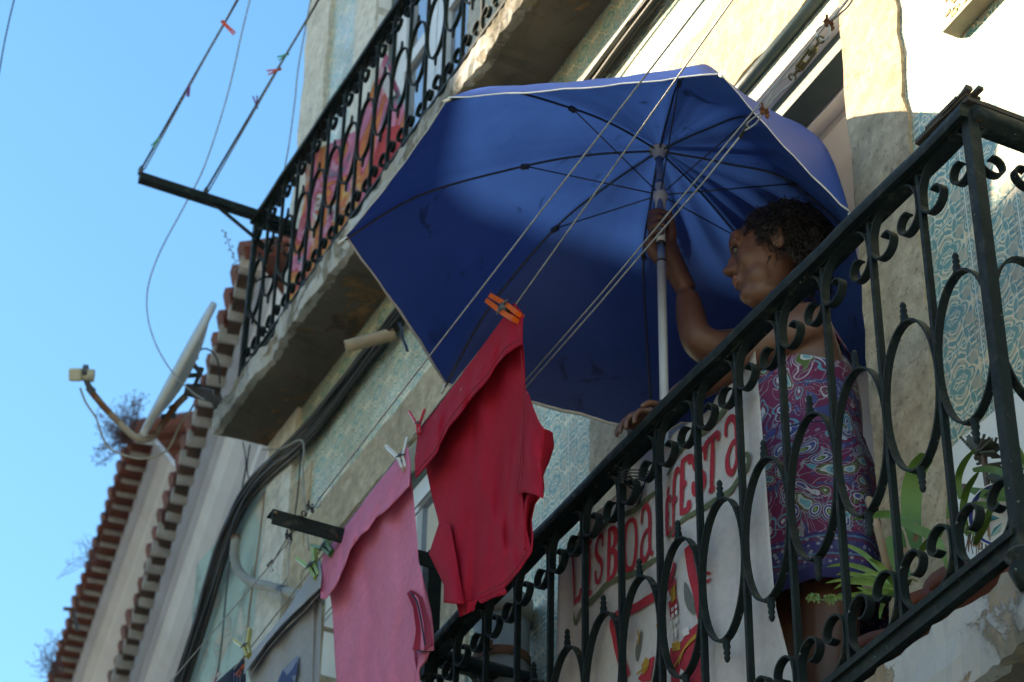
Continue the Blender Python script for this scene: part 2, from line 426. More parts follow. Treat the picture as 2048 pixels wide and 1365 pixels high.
# ------------------------------------------------------------------ setting, camera, light
def struct(mb, name, m):
    o = mb.build(name, m); o['kind'] = 'structure'; return o
cam = bpy.data.cameras.new('camera'); co = bpy.data.objects.new('camera', cam); COL.objects.link(co)
co.matrix_world = Matrix.Translation(Vector(CAM)) @ Matrix((IR, IU, IB)).transposed().to_4x4()
cam.sensor_width = 36; cam.lens = 36*F/2048; cam.clip_end = 2000; cam.clip_start = .05
cam.dof.use_dof = True; cam.dof.focus_distance = 4.75; cam.dof.aperture_fstop = 9
sc.camera = co
sundir = Vector((-.34, -.42, .25)).normalized()       # towards the sun
el = math.asin(sundir.z); azr = math.atan2(sundir.x, sundir.y)
w = bpy.data.worlds.new('World'); sc.world = w; w.use_nodes = True
nt = w.node_tree; bg = nt.nodes['Background']
sky = nt.nodes.new('ShaderNodeTexSky'); sky.sky_type = 'NISHITA'; sky.sun_disc = False
sky.sun_elevation = el; sky.sun_rotation = azr % (2*PI); sky.air_density = 1.0; sky.dust_density = .2; sky.ozone_density = 3.0; sky.altitude = 50
hs = nt.nodes.new('ShaderNodeHueSaturation'); hs.inputs['Saturation'].default_value = 1.26; nt.links.new(sky.outputs[0], hs.inputs['Color']); nt.links.new(hs.outputs[0], bg.inputs[0]); bg.inputs[1].default_value = .15
sun = bpy.data.lights.new('sun', 'SUN'); sun.energy = 4.6; sun.angle = math.radians(.7); sun.color = (1, .97, .92)
so = bpy.data.objects.new('sun', sun); COL.objects.link(so); so.rotation_euler = sundir.to_track_quat('Z', 'Y').to_euler()
sc.view_settings.view_transform = 'Standard'; sc.view_settings.look = 'None'; sc.view_settings.gamma = 1
sc.view_settings.exposure = 1.84
sc.view_settings.use_white_balance = True; sc.view_settings.white_balance_temperature = 9700
sc.cycles.use_denoising = True
try: sc.cycles.denoiser = 'OPENIMAGEDENOISE'
except Exception: pass
sc.cycles.max_bounces = 8; sc.cycles.diffuse_bounces = 4; sc.cycles.glossy_bounces = 3; sc.cycles.transmission_bounces = 4
sc.cycles.sample_clamp_indirect = 6

cob = N('cobbles'); cvv = cob.vor(9, 'F1'); cc = cob.ramp(cob.vor(9, 'DISTANCE_TO_EDGE'), [(0, (.16, .15, .13)), (.08, (.52, .49, .43))])
cob.fin(cc, .8, cob.bump(cvv, .6, .02))
struct(MB().box((-60, -2.6, -.3), (40, 2.5, 0)), 'road', cob.m)
struct(MB().box((-300, -300, -1), (300, 300, -.31)), 'ground', simple('earth', (.18, .16, .13), None, 1, .9))

# ---- unseen house across the street, added behind the camera to shade the lower facade
ob = thing('shading_house', 'plain pale unseen house across the street behind the camera, its stepped roofline shaped to shade the facade', 'building', (-6, -3, 0))
SK = .34/.42
def shear_block(b, prof, y0, y1, z0=0.):
    """shading volume whose side walls slant along the sun direction; prof = roofline (x, z) at the street front"""
    n = len(prof); vs = []
    for y in (y0, y1):
        dx = (y-y0)*SK
        vs += [(x+dx, y, z0) for x, z in prof]+[(x+dx, y, z) for x, z in prof]
    fs = []; q = 2*n
    for i in range(n-1):
        fs += [(i, i+n, i+1+n, i+1), (q+i, q+i+1, q+i+1+n, q+i+n), (n+i, q+n+i, q+n+i+1, n+i+1), (i, i+1, q+i+1, q+i)]
    fs += [(0, q, q+n, n), (n-1, n-1+n, q+n-1+n, q+n-1)]
    return b.add(vs, fs)
roof_pts = [(-25, 16.8), (-12.6, 16.8), (-12.58, 12.7), (-9.33, 12.7), (-9.30, 9.4), (-8.9, 8.98), (-8.2, 8.44), (-7.45, 8.12), (-5.6, 8.1), (-5.58, 6.2), (-2, 6.2)]  # steps and heights shaped by where sun and shadow edges should fall
shear_block(MB(), roof_pts, -3, -7).build('wall', simple('pale_render', (.74, .68, .56), (.68, .61, .50), 1.5, .9, .2), ob)
for i in range(5):
    for zz in (1.6, 4.6):
        x = -20 + i*3
        f = MB().box((x, -3, zz), (x+.95, -2.95, zz+1.7)).build('window', M['whitepaint'], ob)
        MB().box((x+.08, -2.95, zz+.08), (x+.87, -2.94, zz+1.62)).build('pane', M['glass'], f)

# ------------------------------------------------------------------ the tiled house
HX0, HX1 = -7.0, 1.5
O1 = (-4.46, -3.45, 3.76, 5.76)
o2l = PY(652, 1200, WY).x; o2r = PY(884, 1090, WY).x
O2 = (o2l, o2r, 3.9, 5.96)
o3l = PY(757, 20, WY).x; o3r = PY(940, 60, WY).x
O3 = (o3l, o3r, 6.82, 9.2)
house = thing('tiled_house', 'old house faced with worn blue-green patterned tiles and cream stone door surrounds', 'house', (-4, 3, 0))
def wall_open(x0, x1, z0, z1, ops, y, th, skip=()):
    xs = sorted({x0, x1, *[o[0] for o in ops], *[o[1] for o in ops]}); zs = sorted({z0, z1, *[o[2] for o in ops], *[o[3] for o in ops]})
    b = MB()
    for i in range(len(xs)-1):
        for j in range(len(zs)-1):
            cx = (xs[i]+xs[i+1])/2; cz = (zs[j]+zs[j+1])/2
            if any(o[0] < cx < o[1] and o[2] < cz < o[3] for o in ops): continue
            b.add([(xs[i], y, zs[j]), (xs[i+1], y, zs[j]), (xs[i+1], y, zs[j+1]), (xs[i], y, zs[j+1])], [(0,1,2,3)])
    return b
MB.quad = lambda s, *p: s.add(p, [tuple(range(len(p)))])
wf = wall_open(HX0, HX1, 0, 11.5, (O1, O2, O3), WY, .5)
wf.build('tiled_wall', M['tile'], house)
# reveals, back and side walls of the house
D = WY + .5
for o in (O1, O2, O3):
    rv = MB(); x0, x1, z0, z1 = o
    rv.quad((x0, WY, z0), (x0, WY, z1), (x0, D, z1), (x0, D, z0)).quad((x1, WY, z0), (x1, D, z0), (x1, D, z1), (x1, WY, z1))
    rv.quad((x0, WY, z1), (x1, WY, z1), (x1, D, z1), (x0, D, z1)).quad((x0, WY, z0), (x0, D, z0), (x1, D, z0), (x1, WY, z0))
    rv.build('door_reveal', M['white_plaster'], house)
sd = MB().quad((HX0, WY, 0), (HX0, 9, 0), (HX0, 9, 11.5), (HX0, WY, 11.5)).quad((HX1, WY, 0), (HX1, WY, 11.5), (HX1, 9, 11.5), (HX1, 9, 0)).quad((HX0, 9, 0), (HX1, 9, 0), (HX1, 9, 11.5), (HX0, 9, 11.5)).quad((HX0, WY, 11.5), (HX1, WY, 11.5), (HX1, 9, 11.5), (HX0, 9, 11.5))
sd.build('side_wall', M['beige'], house)
inn = MB(); o = O1
inn.box((o[0]-.1, D+.01, o[2]-.1), (o[1]+.1, D+.05, o[3]+.1)); inn.build('inner_wall', M['white_plaster'], house)
def rough_block(b, a, c, seed, amp=.006, st=.06):
    """a stone block whose visible front and edges are slightly irregular"""
    x0, y0, z0 = a; x1, y1, z1 = c
    nx = max(2, int((x1-x0)/st)); nz = max(2, int((z1-z0)/st)); rnd = random.Random(seed)
    vs = []; idx = {}
    for i in range(nx+1):
        for k in range(nz+1):
            ex = (i in (0, nx)); ez = (k in (0, nz))
            x = x0+(x1-x0)*i/nx + (rnd.uniform(-1, 1)*amp if ex else 0); z = z0+(z1-z0)*k/nz + (rnd.uniform(-1, 1)*amp if ez else 0)
            idx[i, k] = len(vs); vs.append((x, y0+rnd.uniform(0, 1)*amp*.5, z))
    base = len(vs)
    bi = {}
    edge = [(i, 0) for i in range(nx+1)]+[(nx, k) for k in range(1, nz+1)]+[(i, nz) for i in range(nx-1, -1, -1)]+[(0, k) for k in range(nz-1, 0, -1)]
    for e in edge:
        p = vs[idx[e]]; bi[e] = len(vs); vs.append((p[0], y1, p[2]))
    fs = [(idx[i, k], idx[i+1, k], idx[i+1, k+1], idx[i, k+1]) for i in range(nx) for k in range(nz)]
    for q in range(len(edge)):
        e, g = edge[q], edge[(q+1) % len(edge)]
        fs.append((idx[e], bi[e], bi[g], idx[g]))
    b.add(vs, fs)
def stone(name, a, c, seed, m='stone', amp=.006): 
    b = MB(); rough_block(b, a, c, seed, amp); return b.build(name, M[m], house)
fy = WY-.012
stone('door_jamb', (-3.448, fy, 3.7), (-3.238, WY+.15, 5.858), 1, amp=.008)
stone('door_jamb', (-4.655, fy, 3.7), (-4.462, WY+.15, 5.858), 2)
stone('door_lintel', (-4.655, fy-.004, 5.864), (-3.238, WY+.1, 6.19), 3, amp=.012)
stone('window_lintel', (O2[0]-.2, fy, 5.97), (O2[1]+.2, WY+.1, 6.168), 4)
stone('window_jamb', (O2[0]-.2, fy, 3.7), (O2[0]-.003, WY+.1, 5.962), 5)
stone('window_jamb', (O2[1]+.003, fy, 3.7), (O2[1]+.2, WY+.1, 5.962), 6)
stone('door_jamb', (O3[0]-.2, fy, 6.82), (O3[0]-.003, WY+.1, 9.2), 7, 'stone2')
stone('door_jamb', (O3[1]+.003, fy, 6.82), (O3[1]+.2, WY+.1, 9.2), 8, 'stone2')
# plain plaster dado right of the near door, and the corner strips at the left end
stone('plaster_band', (-3.232, WY-.006, 3.72), (HX1, WY+.05, 4.375), 9, 'white_plaster', .004)
cs = MB(); rough_block(cs, (HX0-.02, WY-.018, 2.5), (HX0+.22, WY+.1, 11.5), 11, .012, .09); cs.build('corner_stone', M['stone2'], house)
cs = MB(); rough_block(cs, (HX0-.75, WY-.0, 2.5), (HX0-.023, WY+.2, 6.62), 12, .010, .09); cs.build('corner_plaster', M['greenplaster'], house)
cs = MB(); rough_block(cs, (HX0+.225, WY-.010, 2.5), (HX0+.37, WY+.1, 6.4), 13, .012, .09); cs.build('corner_strip', M['stone'], house)
# near door: metal frame and rod under the lintel, white leaves folded inside
fr = MB().box((-4.46, WY+.045, 5.70), (-3.45, WY+.115, 5.758)).box((-4.46, WY+.02, 5.80), (-3.452, WY+.10, 5.857))
fr.build('door_frame', M['greenpaint'], house)
MB().tube([(-4.45, WY-.012, 5.83), (-3.46, WY-.012, 5.83)], .017, 12).build('awning_rod', M['greenpaint'], house, True)
rs = MB(); rough_block(rs, (-4.45, WY+.12, 5.70), (-3.46, WY+.125, 5.757), 14, .004)
rs.box((-4.45, WY+.20, 5.735), (-3.455, WY+.29, 5.757)); rs.build('soffit_strip', M['white_plaster'], house)
lf = MB().box((-4.40, D-.035, 3.78), (-3.97, D-.004, 5.70)).box((-3.96, D-.035, 3.78), (-3.50, D-.004, 5.70))
lf.build('door_leaf', M['whitepaint'], house)
fe = MB().box((-3.475, WY+.02, 3.78), (-3.452, WY+.05, 5.6)); fe.build('door_edge', M['greenpaint'], house)
# lower-left window: frame, pane, sill
wfm = MB()
x0, x1, z0, z1 = O2; yy = WY+.06
wfm.box((x0, yy, z0), (x0+.05, yy+.05, z1)).box((x1-.05, yy, z0), (x1, yy+.05, z1)).box((x0+.05, yy, z1-.06), (x1-.05, yy+.05, z1)).box(((x0+x1)/2-.03, yy, z0), ((x0+x1)/2+.03, yy+.05, z1-.06))
wo = wfm.build('window', M['greenpaint'], house)
wi = MB()
for a, b in ((x0+.05, (x0+x1)/2-.03), ((x0+x1)/2+.03, x1-.05)):
    wi.box((a, yy+.005, z0), (a+.07, yy+.045, z1-.06)).box((b-.07, yy+.005, z0), (b, yy+.045, z1-.06)).box((a+.07, yy+.005, z1-.14), (b-.07, yy+.045, z1-.06))
wi.build('sash', M['whitepaint'], wo)
MB().box((x0+.05, yy+.022, z0), (x1-.05, yy+.026, z1-.14)).build('pane', M['glass'], wo)
MB().box((x0+.02, yy+.12, z0), (x1-.02, yy+.13, z1)).build('curtain', M['curtain'], wo)
# upper balcony door
x0, x1, z0, z1 = O3; yy = WY+.05
d3 = MB().box((x0, yy, z0), (x0+.05, yy+.06, z1)).box((x1-.05, yy, z0), (x1, yy+.06, z1)).box((x0+.05, yy, z1-.06), (x1-.05, yy+.06, z1)).build('balcony_door', M['greenpaint'], house)
xm = (x0+x1)/2; b = MB()
for a, c in ((x0+.05, xm-.004), (xm+.004, x1-.05)):
    b.box((a, yy+.01, z0), (a+.085, yy+.05, z1-.06)).box((c-.085, yy+.01, z0), (c, yy+.05, z1-.06)).box((a+.085, yy+.01, z1-.2), (c-.085, yy+.05, z1-.06)).box((a+.085, yy+.01, z0), (c-.085, yy+.05, z0+.35)).box((a+.085, yy+.01, z0+1.0), (c-.085, yy+.05, z0+1.06))
b.build('door_leaf', M['whitepaint'], d3)
MB().box((x0+.1, yy+.026, z0+.3), (x1-.1, yy+.030, z1-.1)).build('pane', M['glass'], d3)
cu = []
for i in range(81):
    xx = x0+.06+(x1-x0-.12)*i/80; cu.append((xx, yy+.10+.018*math.sin(i*.9)+.008*math.sin(i*2.3+1), z0))
cb_ = MB().add(cu+[(p[0], p[1], z1-.05) for p in cu], [(i, i+1, i+82, i+81) for i in range(80)]); cb_.build('curtain', M['curtain'], d3, True)
# slabs
def slab(name, x0, x1, y0, y1, z0, z1, m, ms, seed, front=None, lip=.0):
    """a worn stone slab: gridded front face, wavy lower arris, soffit with patches"""
    rnd = random.Random(seed); nx = int((x1-x0)/.02)
    prof = [(y1, z0+.02), (y0+.10, z0+.012), (y0+.035, z0+.004), (y0+.004, z0), (y0-.004, z0+(z1-z0)*.35), (y0+.002, z0+(z1-z0)*.7), (y0-.002, z1-.004), (y0+.02, z1), (y1, z1)]
    vs = []; m_ = len(prof)
    chips = [(rnd.uniform(x0, x1), rnd.uniform(.02, .09), rnd.uniform(.006, .020), rnd.choice((3, 4, 5, 7, 8))) for _ in range(int((x1-x0)*9))]
    for i in range(nx+1):
        x = x0+(x1-x0)*i/nx
        for k, (y, z) in enumerate(prof):
            a = .0 if k in (0, m_-1) else .0042
            if 1 < k < m_-1:
                for cx_, cw_, cd_, ck_ in chips:
                    q_ = abs(x-cx_)/cw_
                    if q_ < 1 and abs(k-ck_) < 2: y += cd_*(1-q_*q_)*.7; z += cd_*(1-q_*q_)*(.6 if k < 5 else -.5)
            vs.append((x + (rnd.uniform(-1, 1)*.006 if i in (0, nx) else 0), y+rnd.uniform(-1, 1)*a+ (math.sin(x*2.3+k)*.002 if a else 0), z+rnd.uniform(-1, 1)*a*.8))
    b = MB(); b2 = MB(); vsx = vs
    fs1 = []; fs2 = []
    for i in range(nx):
        for k in range(m_-1):
            q = (i*m_+k, i*m_+k+1, (i+1)*m_+k+1, (i+1)*m_+k)
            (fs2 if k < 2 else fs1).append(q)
    fs1.append(tuple(range(m_-1, -1, -1))); fs1.append(tuple(nx*m_+k for k in range(m_)))
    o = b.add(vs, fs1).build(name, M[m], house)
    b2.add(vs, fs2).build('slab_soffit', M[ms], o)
    return o
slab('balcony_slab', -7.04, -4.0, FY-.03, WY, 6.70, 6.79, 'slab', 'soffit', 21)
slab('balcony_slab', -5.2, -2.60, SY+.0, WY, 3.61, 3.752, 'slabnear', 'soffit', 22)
# ------------------------------------------------------------------ wrought-iron railings
def spiral(c, r0, r1, a0, a1, n=14):
    return [(c[0]+(r0+(r1-r0)*k/n)*math.cos(a0+(a1-a0)*k/n), c[1]+(r0+(r1-r0)*k/n)*math.sin(a0+(a1-a0)*k/n)) for k in range(n+1)]
def scroll_path(w, h, side, up):
    """C-scroll beside a bar: from the rail at mid gap out to the bar and back into a curl (2-D: x across, z)"""
    pts = [(.40*w, .002), (.30*w, -.004*h), (.16*w, -.10*h), (.06*w, -.30*h), (.035*w, -.52*h)]
    r = .235*w; c = (.035*w+r, -.66*h)
    pts += spiral(c, r, .36*r, PI, PI+1.62*PI, 20)
    out = smooth_curve(pts[:5], 4)[:-1]
    P = [tuple(p) for p in out] + pts[5:]
    P = [(x, z*up) for x, z in P]
    if side < 0: P = [(w-x, z) for x, z in P]
    return P
def railing(root, X1, n, w, Y, zb, ztf, s, ret_left=None, ret_right=None, wdir=V(0,1,0), seed=3):
    """X1 right end; gaps of width w towards -X; zb bottom rail, ztf(x) handrail underside"""
    rnd = random.Random(seed)
    bw, bd = .0095*s, .013*s
    rh = .125*s
    Xl = X1-n*w
    first = {}
    def inst(key, name, mk, loc, parent):
        if key in first:
            c = first[key].copy(); c.parent = parent; COL.objects.link(c)
            for ch in first[key].children:
                d = ch.copy(); d.parent = c; COL.objects.link(d)
            c.location = loc; return c
        o = mk(); o.name = name; o.parent = parent; o.location = loc; first[key] = o; return o
    L = lambda x, y, z: Vector((x, y, z))-Vector(root.location)
    Hh = ztf(X1)-zb
    def bar():
        b = MB(); b.box((-bw/2, -bd/2, 0), (bw/2, bd/2, 1)); return b.build('baluster', M['iron'])
    def ring():
        b = MB(); a = w/2-.001*s; c = .154*s/ .82*.82
        pts = [(a*math.cos(t), 0, c*math.sin(t)) for t in [2*PI*k/40 for k in range(41)]]
        b.strap(pts, V(0,1,0), .016*s, .0045*s)
        o = b.build('ring', M['iron'], None, False)
        f = MB()
        for sg in (1, -1):
            pr = [(.0005, .058), (.005, .054), (.008, .046), (.0055, .040), (.009, .034), (.0065, .027), (.010, .018), (.0085, .008), (.012, .0), (.0, -.002)]
            f.lathe((0, 0, sg*c), [(r*s*.8, h*s*sg*.86) for r, h in pr], 10)
            q = f.build('finial', M['iron'], None, True); q.parent = o; f = MB()
        return o
    def scr(side, up):
        def f():
            b = MB(); P = scroll_path(w, rh*.98, side, up)
            b.strap([(x, 0, z) for x, z in P], V(0,1,0), .017*s, .0042*s); return b.build('scroll', M['iron'])
        return f
    ringz = .40 if s > .9 else .40
    for i in range(n+1):
        x = X1-i*w
        if i in (0, n): continue
        o = inst('bar', 'baluster', bar, L(x, Y, zb), root); o.scale = (1, 1, ztf(x)-zb)
    for i in range(n):
        xc = X1-(i+.5)*w; z1 = ztf(xc)
        o = inst('ring', 'ring', ring, L(xc+rnd.uniform(-1, 1)*.002, Y, zb+.425*s), root)
        o.rotation_euler = (rnd.uniform(-.02, .02), rnd.uniform(-.015, .015), 0)
        for side in (1, -1):
            tilt = math.atan((ztf(xc+.1)-ztf(xc-.1))/.2)
            o = inst(('t', side), 'scroll', scr(side, 1), L(xc-w/2, Y, z1-.001), root)
            o.rotation_euler = (rnd.uniform(-.04, .04), rnd.uniform(-.03, .03)-0*tilt, 0)
            o = inst(('b', side), 'scroll', scr(side, -1), L(xc-w/2, Y, zb+.012*s), root)
            o.rotation_euler = (rnd.uniform(-.04, .04), rnd.uniform(-.03, .03), 0)
    # posts
    for x in (X1, Xl):
        b = MB(); pw = .0115*s
        b.box((x-pw, Y-pw, zb-.03*s), (x+pw, Y+pw, ztf(x)+.004)); b.build('post', M['iron'], root)
        b = MB(); b.lathe((x, Y, zb-.055*s), [(0, -.045*s), (.012*s, -.045*s), (.02*s, -.03*s), (.026*s, -.012*s), (.02*s, .004*s), (.03*s, .012*s), (.022*s, .024*s), (0, .024*s)], 14)
        b.build('post_foot', M['iron'], root, True)
    # rails
    b = MB(); b.box((Xl, Y-.016*s, zb-.004*s), (X1, Y+.016*s, zb+.010*s)).box((Xl, Y-.009*s, zb-.03*s), (X1, Y+.009*s, zb-.004*s)); b.build('bottom_rail', M['iron'], root)
    hp = [(-.030, 0), (-.033, .012), (-.031, .026), (-.024, .038), (-.012, .045), (0, .047), (.012, .045), (.024, .038), (.031, .026), (.033, .012), (.030, 0), (.012, 0), (.012, -.006), (-.012, -.006), (-.012, 0)]
    hp = [(a*s*.84, b_*s*.84) for a, b_ in hp]
    nn = 60; pts = []
    for k in range(nn+1):
        x = Xl-.01+(X1+.01-Xl+.01)*k/nn; pts.append((x, Y+math.sin(k*.7)*.001, ztf(x)+math.sin(k*1.3)*.0008))
    b = MB(); b.prof(pts, hp, V(0,1,0), V(0,0,1), True); ho = b.build('handrail', M['iron'], root, True)
    for p in ho.data.polygons:
        if len(p.vertices) > 4: p.use_smooth = False
    try: ho.data.set_sharp_from_angle(angle=math.radians(50))
    except Exception: pass
    # returns to the wall
    for x in ([X1] if ret_right else [])+([Xl] if ret_left else []):
        yw = WY-.015; L_ = yw-Y; k = max(1, round(L_/w)); ww = L_/k; z1 = ztf(x)
        pr = [(a*.92, b_) for a, b_ in hp]
        MB().prof([(x, Y+L_*j/6, z1) for j in range(7)], pr, V(-1,0,0), V(0,0,1), True).build('return_rail', M['iron'], root, True)
        MB().box((x-.012*s, Y, zb-.02*s), (x+.012*s, yw, zb+.01*s)).build('bottom_rail', M['iron'], root)
        for j in range(k):
            if j:
                MB().box((x-bd/2, Y+j*ww-bw/2, zb), (x+bd/2, Y+j*ww+bw/2, z1)).build('baluster', M['iron'], root)
            a = ww/2; c = .154*s
            ce = Vector((x, Y+(j+.5)*ww, zb+.425*s))
            MB().strap([ce+V(0, a*math.cos(t), c*math.sin(t)) for t in [2*PI*q/40 for q in range(41)]], V(1,0,0), .016*s, .0045*s).build('ring', M['iron'], root)
            for side in (1, -1):
                for up, z0_ in ((1, z1-.001), (-1, zb+.012*s)):
                    P = scroll_path(ww, rh*.98, side, up)
                    MB().strap([(x, Y+j*ww+u, z0_+z) for u, z in P], V(1,0,0), .017*s, .0042*s).build('scroll', M['iron'], root)
SP = .1612
near = thing('balcony_railing', 'near dark green wrought-iron balcony railing with rings and scrolls, the woman leaning on it', 'railing', (-2.68, SY, 3.79))
ztn = lambda x: 4.655 + .040*min(1, max(0, (-2.68-x)/1.1)) + .012*max(0, (-3.78-x))
railing(near, -2.68, 14, SP, SY, 3.79, ztn, 1.0, True, True)
far = thing('balcony_railing', 'upper balcony railing in dark wrought iron, its left end standing against the sky', 'railing', (-6.86, FY, 6.84))
ztf_ = lambda x: 7.53
FSP = .1353
railing(far, -6.86+20*FSP, 20, FSP, FY, 6.84, ztf_, .82, True, False, seed=5)
# rotten timber splinters on the near right corner of the handrail
b = MB(); rnd = random.Random(4)
for i in range(20):
    x = -2.68+rnd.uniform(-.10, .0); y = SY+rnd.uniform(-.02, .26) if i > 8 else SY+rnd.uniform(-.02, .02)
    if i > 8: x = -2.68+rnd.uniform(-.028, .028)
    d = V(rnd.uniform(-.12, .12), 1, rnd.uniform(-.05, .1)).normalized() if i > 8 else V(1, .06, .06).normalized()
    b.obox((x, y, ztn(-2.68)+.047+rnd.uniform(-.002, .010)), d, d.cross(V(0,0,1)), V(0,0,1), rnd.uniform(.015, .05), rnd.uniform(.003, .008), rnd.uniform(.002, .005))
b.obox((-2.70, SY-.01, ztn(-2.68)+.050), V(.95, 0, .31), V(0,1,0), V(-.31, 0, .95), .045, .006, .005)
b.box((-2.70, SY+.02, ztn(-2.68)+.034), (-2.66, SY+.24, ztn(-2.68)+.044)).box((-2.78, SY-.015, ztn(-2.68)+.034), (-2.66, SY+.02, ztn(-2.68)+.043)); b.build('splintered_timber', simple('rotten_timber', (.075, .055, .04), (.03, .028, .024), 40, .95, .8, .004), near)
# post carrying the clothes-line bracket at the left end of the near railing
NX = -2.68-14*SP
BZ = 5.0
br = thing('clothesline_bracket', 'black steel clothes-line bracket reaching out over the pink shirt from the near balcony', 'bracket', (NX, SY, 4.8))
MB().box((NX-.018, SY-.018, 4.66), (NX+.018, SY+.018, 5.01)).build('upright', M['iron'], br)
bb = MB(); y0_ = PX(540, 1022, NX).y
zc = BZ; bb.box((NX-.02, y0_, zc-.004), (NX+.02, SY+.02, zc)).box((NX+.016, y0_, zc-.042), (NX+.02, SY+.02, zc-.004)); bb.build('arm', M['iron'], br)
MB().ball(PX(551, 1026, NX+.022), .005).build('rivet', M['brass'], br)
fb = thing('clothesline_bracket', 'thin black clothes-line arm sticking out against the sky from the upper balcony corner', 'bracket', (-6.85, FY, 7.54))
FX = -6.85
a0 = PX(280, 350, FX); a1 = PX(412, 388, FX); a2 = PX(520, 436, FX); a3 = PX(585, 452, FX)
MB().box((FX-.016, a0.y, 7.545), (FX+.016, FY+.14, 7.577)).build('arm', M['iron'], fb)
MB().tube([PX(425, 405, FX), PX(545, 505, FX)], .007, 8).build('brace', M['iron'], fb)
for p in (PX(282, 338, FX), PX(412, 380, FX)):
    b = MB(); b.box((FX-.008, p.y-.008, 7.577), (FX+.008, p.y+.008, 7.602)).ball((FX, p.y, 7.606), (.010, .006, .010)); b.build('pulley', M['greymetal'], fb)

# ------------------------------------------------------------------ lines and wires
def wire(name, label, pts, r, m='wire', cat='clothes line', group=None, n=6, sm=True):
    if sm: pts = smooth_curve([tuple(p) for p in pts], 6)
    o = MB().tube(pts, r, n).build(name, M[m], None, True); return tag(o, label, cat, group)
def strand(p, q, n=30, sag=0., w=.0):
    p = Vector(p); q = Vector(q); return [p.lerp(q, k/n) + V(0, 0, -sag*4*(k/n)*(1-k/n)) for k in range(n+1)]
Y1, Y2, Y3 = 1.96, 1.84, 2.08
wire('clothesline', 'steel line that the red, pink and grey shirts hang from', [PY(1545, -110, Y1), PY(1465, 0, Y1), PY(1030, 612, Y1), PY(838, 858, Y1), PY(645, 1110, Y1), PY(490, 1310, Y1), PY(380, 1460, Y1)], .0021, sm=False)
wire('clothesline', 'outermost bare steel line crossing the whole width of the umbrella', strand(PY(1510, -132, Y2), PY(637, 1000, Y2)), .0021, sm=False)
wire('clothesline', 'bare line running down from the cable grip in the lower left to the frame edge', strand(PY(545, 1125, Y2), PY(300, 1412, Y2)), .0019, sm=False)
wire('clothesline', 'upper strand of the close pair of bare lines nearest the woman', [PY(*p, Y3) for p in ((1700, -6), (1627, 80), (1393, 360), (1200, 591), (1057, 755), (861, 981), (648, 1232))], .0021, sm=False)
wire('clothesline', 'lower strand of the close pair of bare lines, starting below the black sleeve', [PY(*p, Y3) for p in ((1489, 262), (1411, 360), (1250, 547), (1200, 606), (1057, 769), (865, 991), (650, 1242))], .0021, sm=False)
# end fittings
def fitting(label, Y, pts_loop, grips, turn, sleeve=None, mt='rust'):
    t = thing('line_tensioner', label, 'tensioner', PY(*turn[0], Y))
    for lp in pts_loop: MB().tube(smooth_curve([tuple(PY(u, v, Y+dy)) for u, v, dy in lp], 6), .0020, 6).build('wire_loop', M['wire'], t, True)
    for (u, v) in grips:
        g = MB(); c = PY(u, v, Y)
        d = (PY(u+8, v-10, Y)-c).normalized(); s_ = IB.cross(d).normalized()
        g.obox(c, d, s_, IB, .005, .010, .006)
        for sg in (-1, 1):
            g.tube([c+s_*.006*sg-IU*.014+d*.003, c+s_*.006*sg+IU*.010+d*.003], .0025, 8)
            g.obox(c+s_*.006*sg-IU*.008+d*.003, IR, IU, IB, .0045, .003, .0045)
        g.build('cable_grip', M[mt], t)
    (u0, v0), (u1, v1) = turn
    p, q = PY(u0, v0, Y), PY(u1, v1, Y); d = (q-p).normalized(); L_ = (q-p).length; s_ = IB.cross(d).normalized()
    g = MB()
    for sg in (-1, 1): g.tube([p+d*L_*.2+s_*.0065*sg, p+d*L_*.8+s_*.0065*sg], .0032, 8)
    g.tube([p+d*L_*.14, p+d*L_*.24], [.006, .010], 10).tube([p+d*L_*.76, p+d*L_*.86], [.010, .006], 10)
    g.tube([p, p+d*L_*.42], .0034, 8).tube([p+d*L_*.60, q], .0034, 8)
    g.build('turnbuckle', M['brass'], t)
    for e, sg in ((p, -1), (q, 1)):
        r_ = [e+(d*math.cos(a)+s_*math.sin(a))*.007+d*.006*sg for a in [2*PI*k/12 for k in range(13)]]
        MB().tube(r_, .0022, 6, False).build('eye', M['brass'], t, True)
    if sleeve: MB().tube([PY(*sleeve[0], Y), PY(*sleeve[1], Y)], .0046, 8).build('sleeve', M['cable'], t)
    return t
fitting('brass turnbuckle with rusty cable grips on the line above the umbrella\'s right edge', Y3,
        [[(1489, 262, 0), (1497, 245, 0), (1527, 222, 0)], [(1489, 262, .0), (1512, 247, .004), (1528, 222, .004)],
         [(1528, 222, 0), (1548, 180, 0), (1572, 155, 0), (1588, 150, 0)], [(1528, 222, 0), (1560, 186, .004), (1580, 170, .004), (1590, 155, .004)],
         [(1640, 80, 0), (1632, 66, 0), (1640, 55, 0), (1656, 48, 0)], [(1642, 82, 0), (1656, 76, 0), (1660, 60, 0), (1657, 48, 0)],
         [(1656, 48, 0), (1690, 8, 0), (1725, -40, 0)], [(1656, 48, .005), (1680, 28, .005), (1700, 8, .005), (1720, -30, .005)]],
        [(1528, 222), (1657, 46)], ((1588, 150), (1638, 84)), ((1480, 274), (1494, 252)))
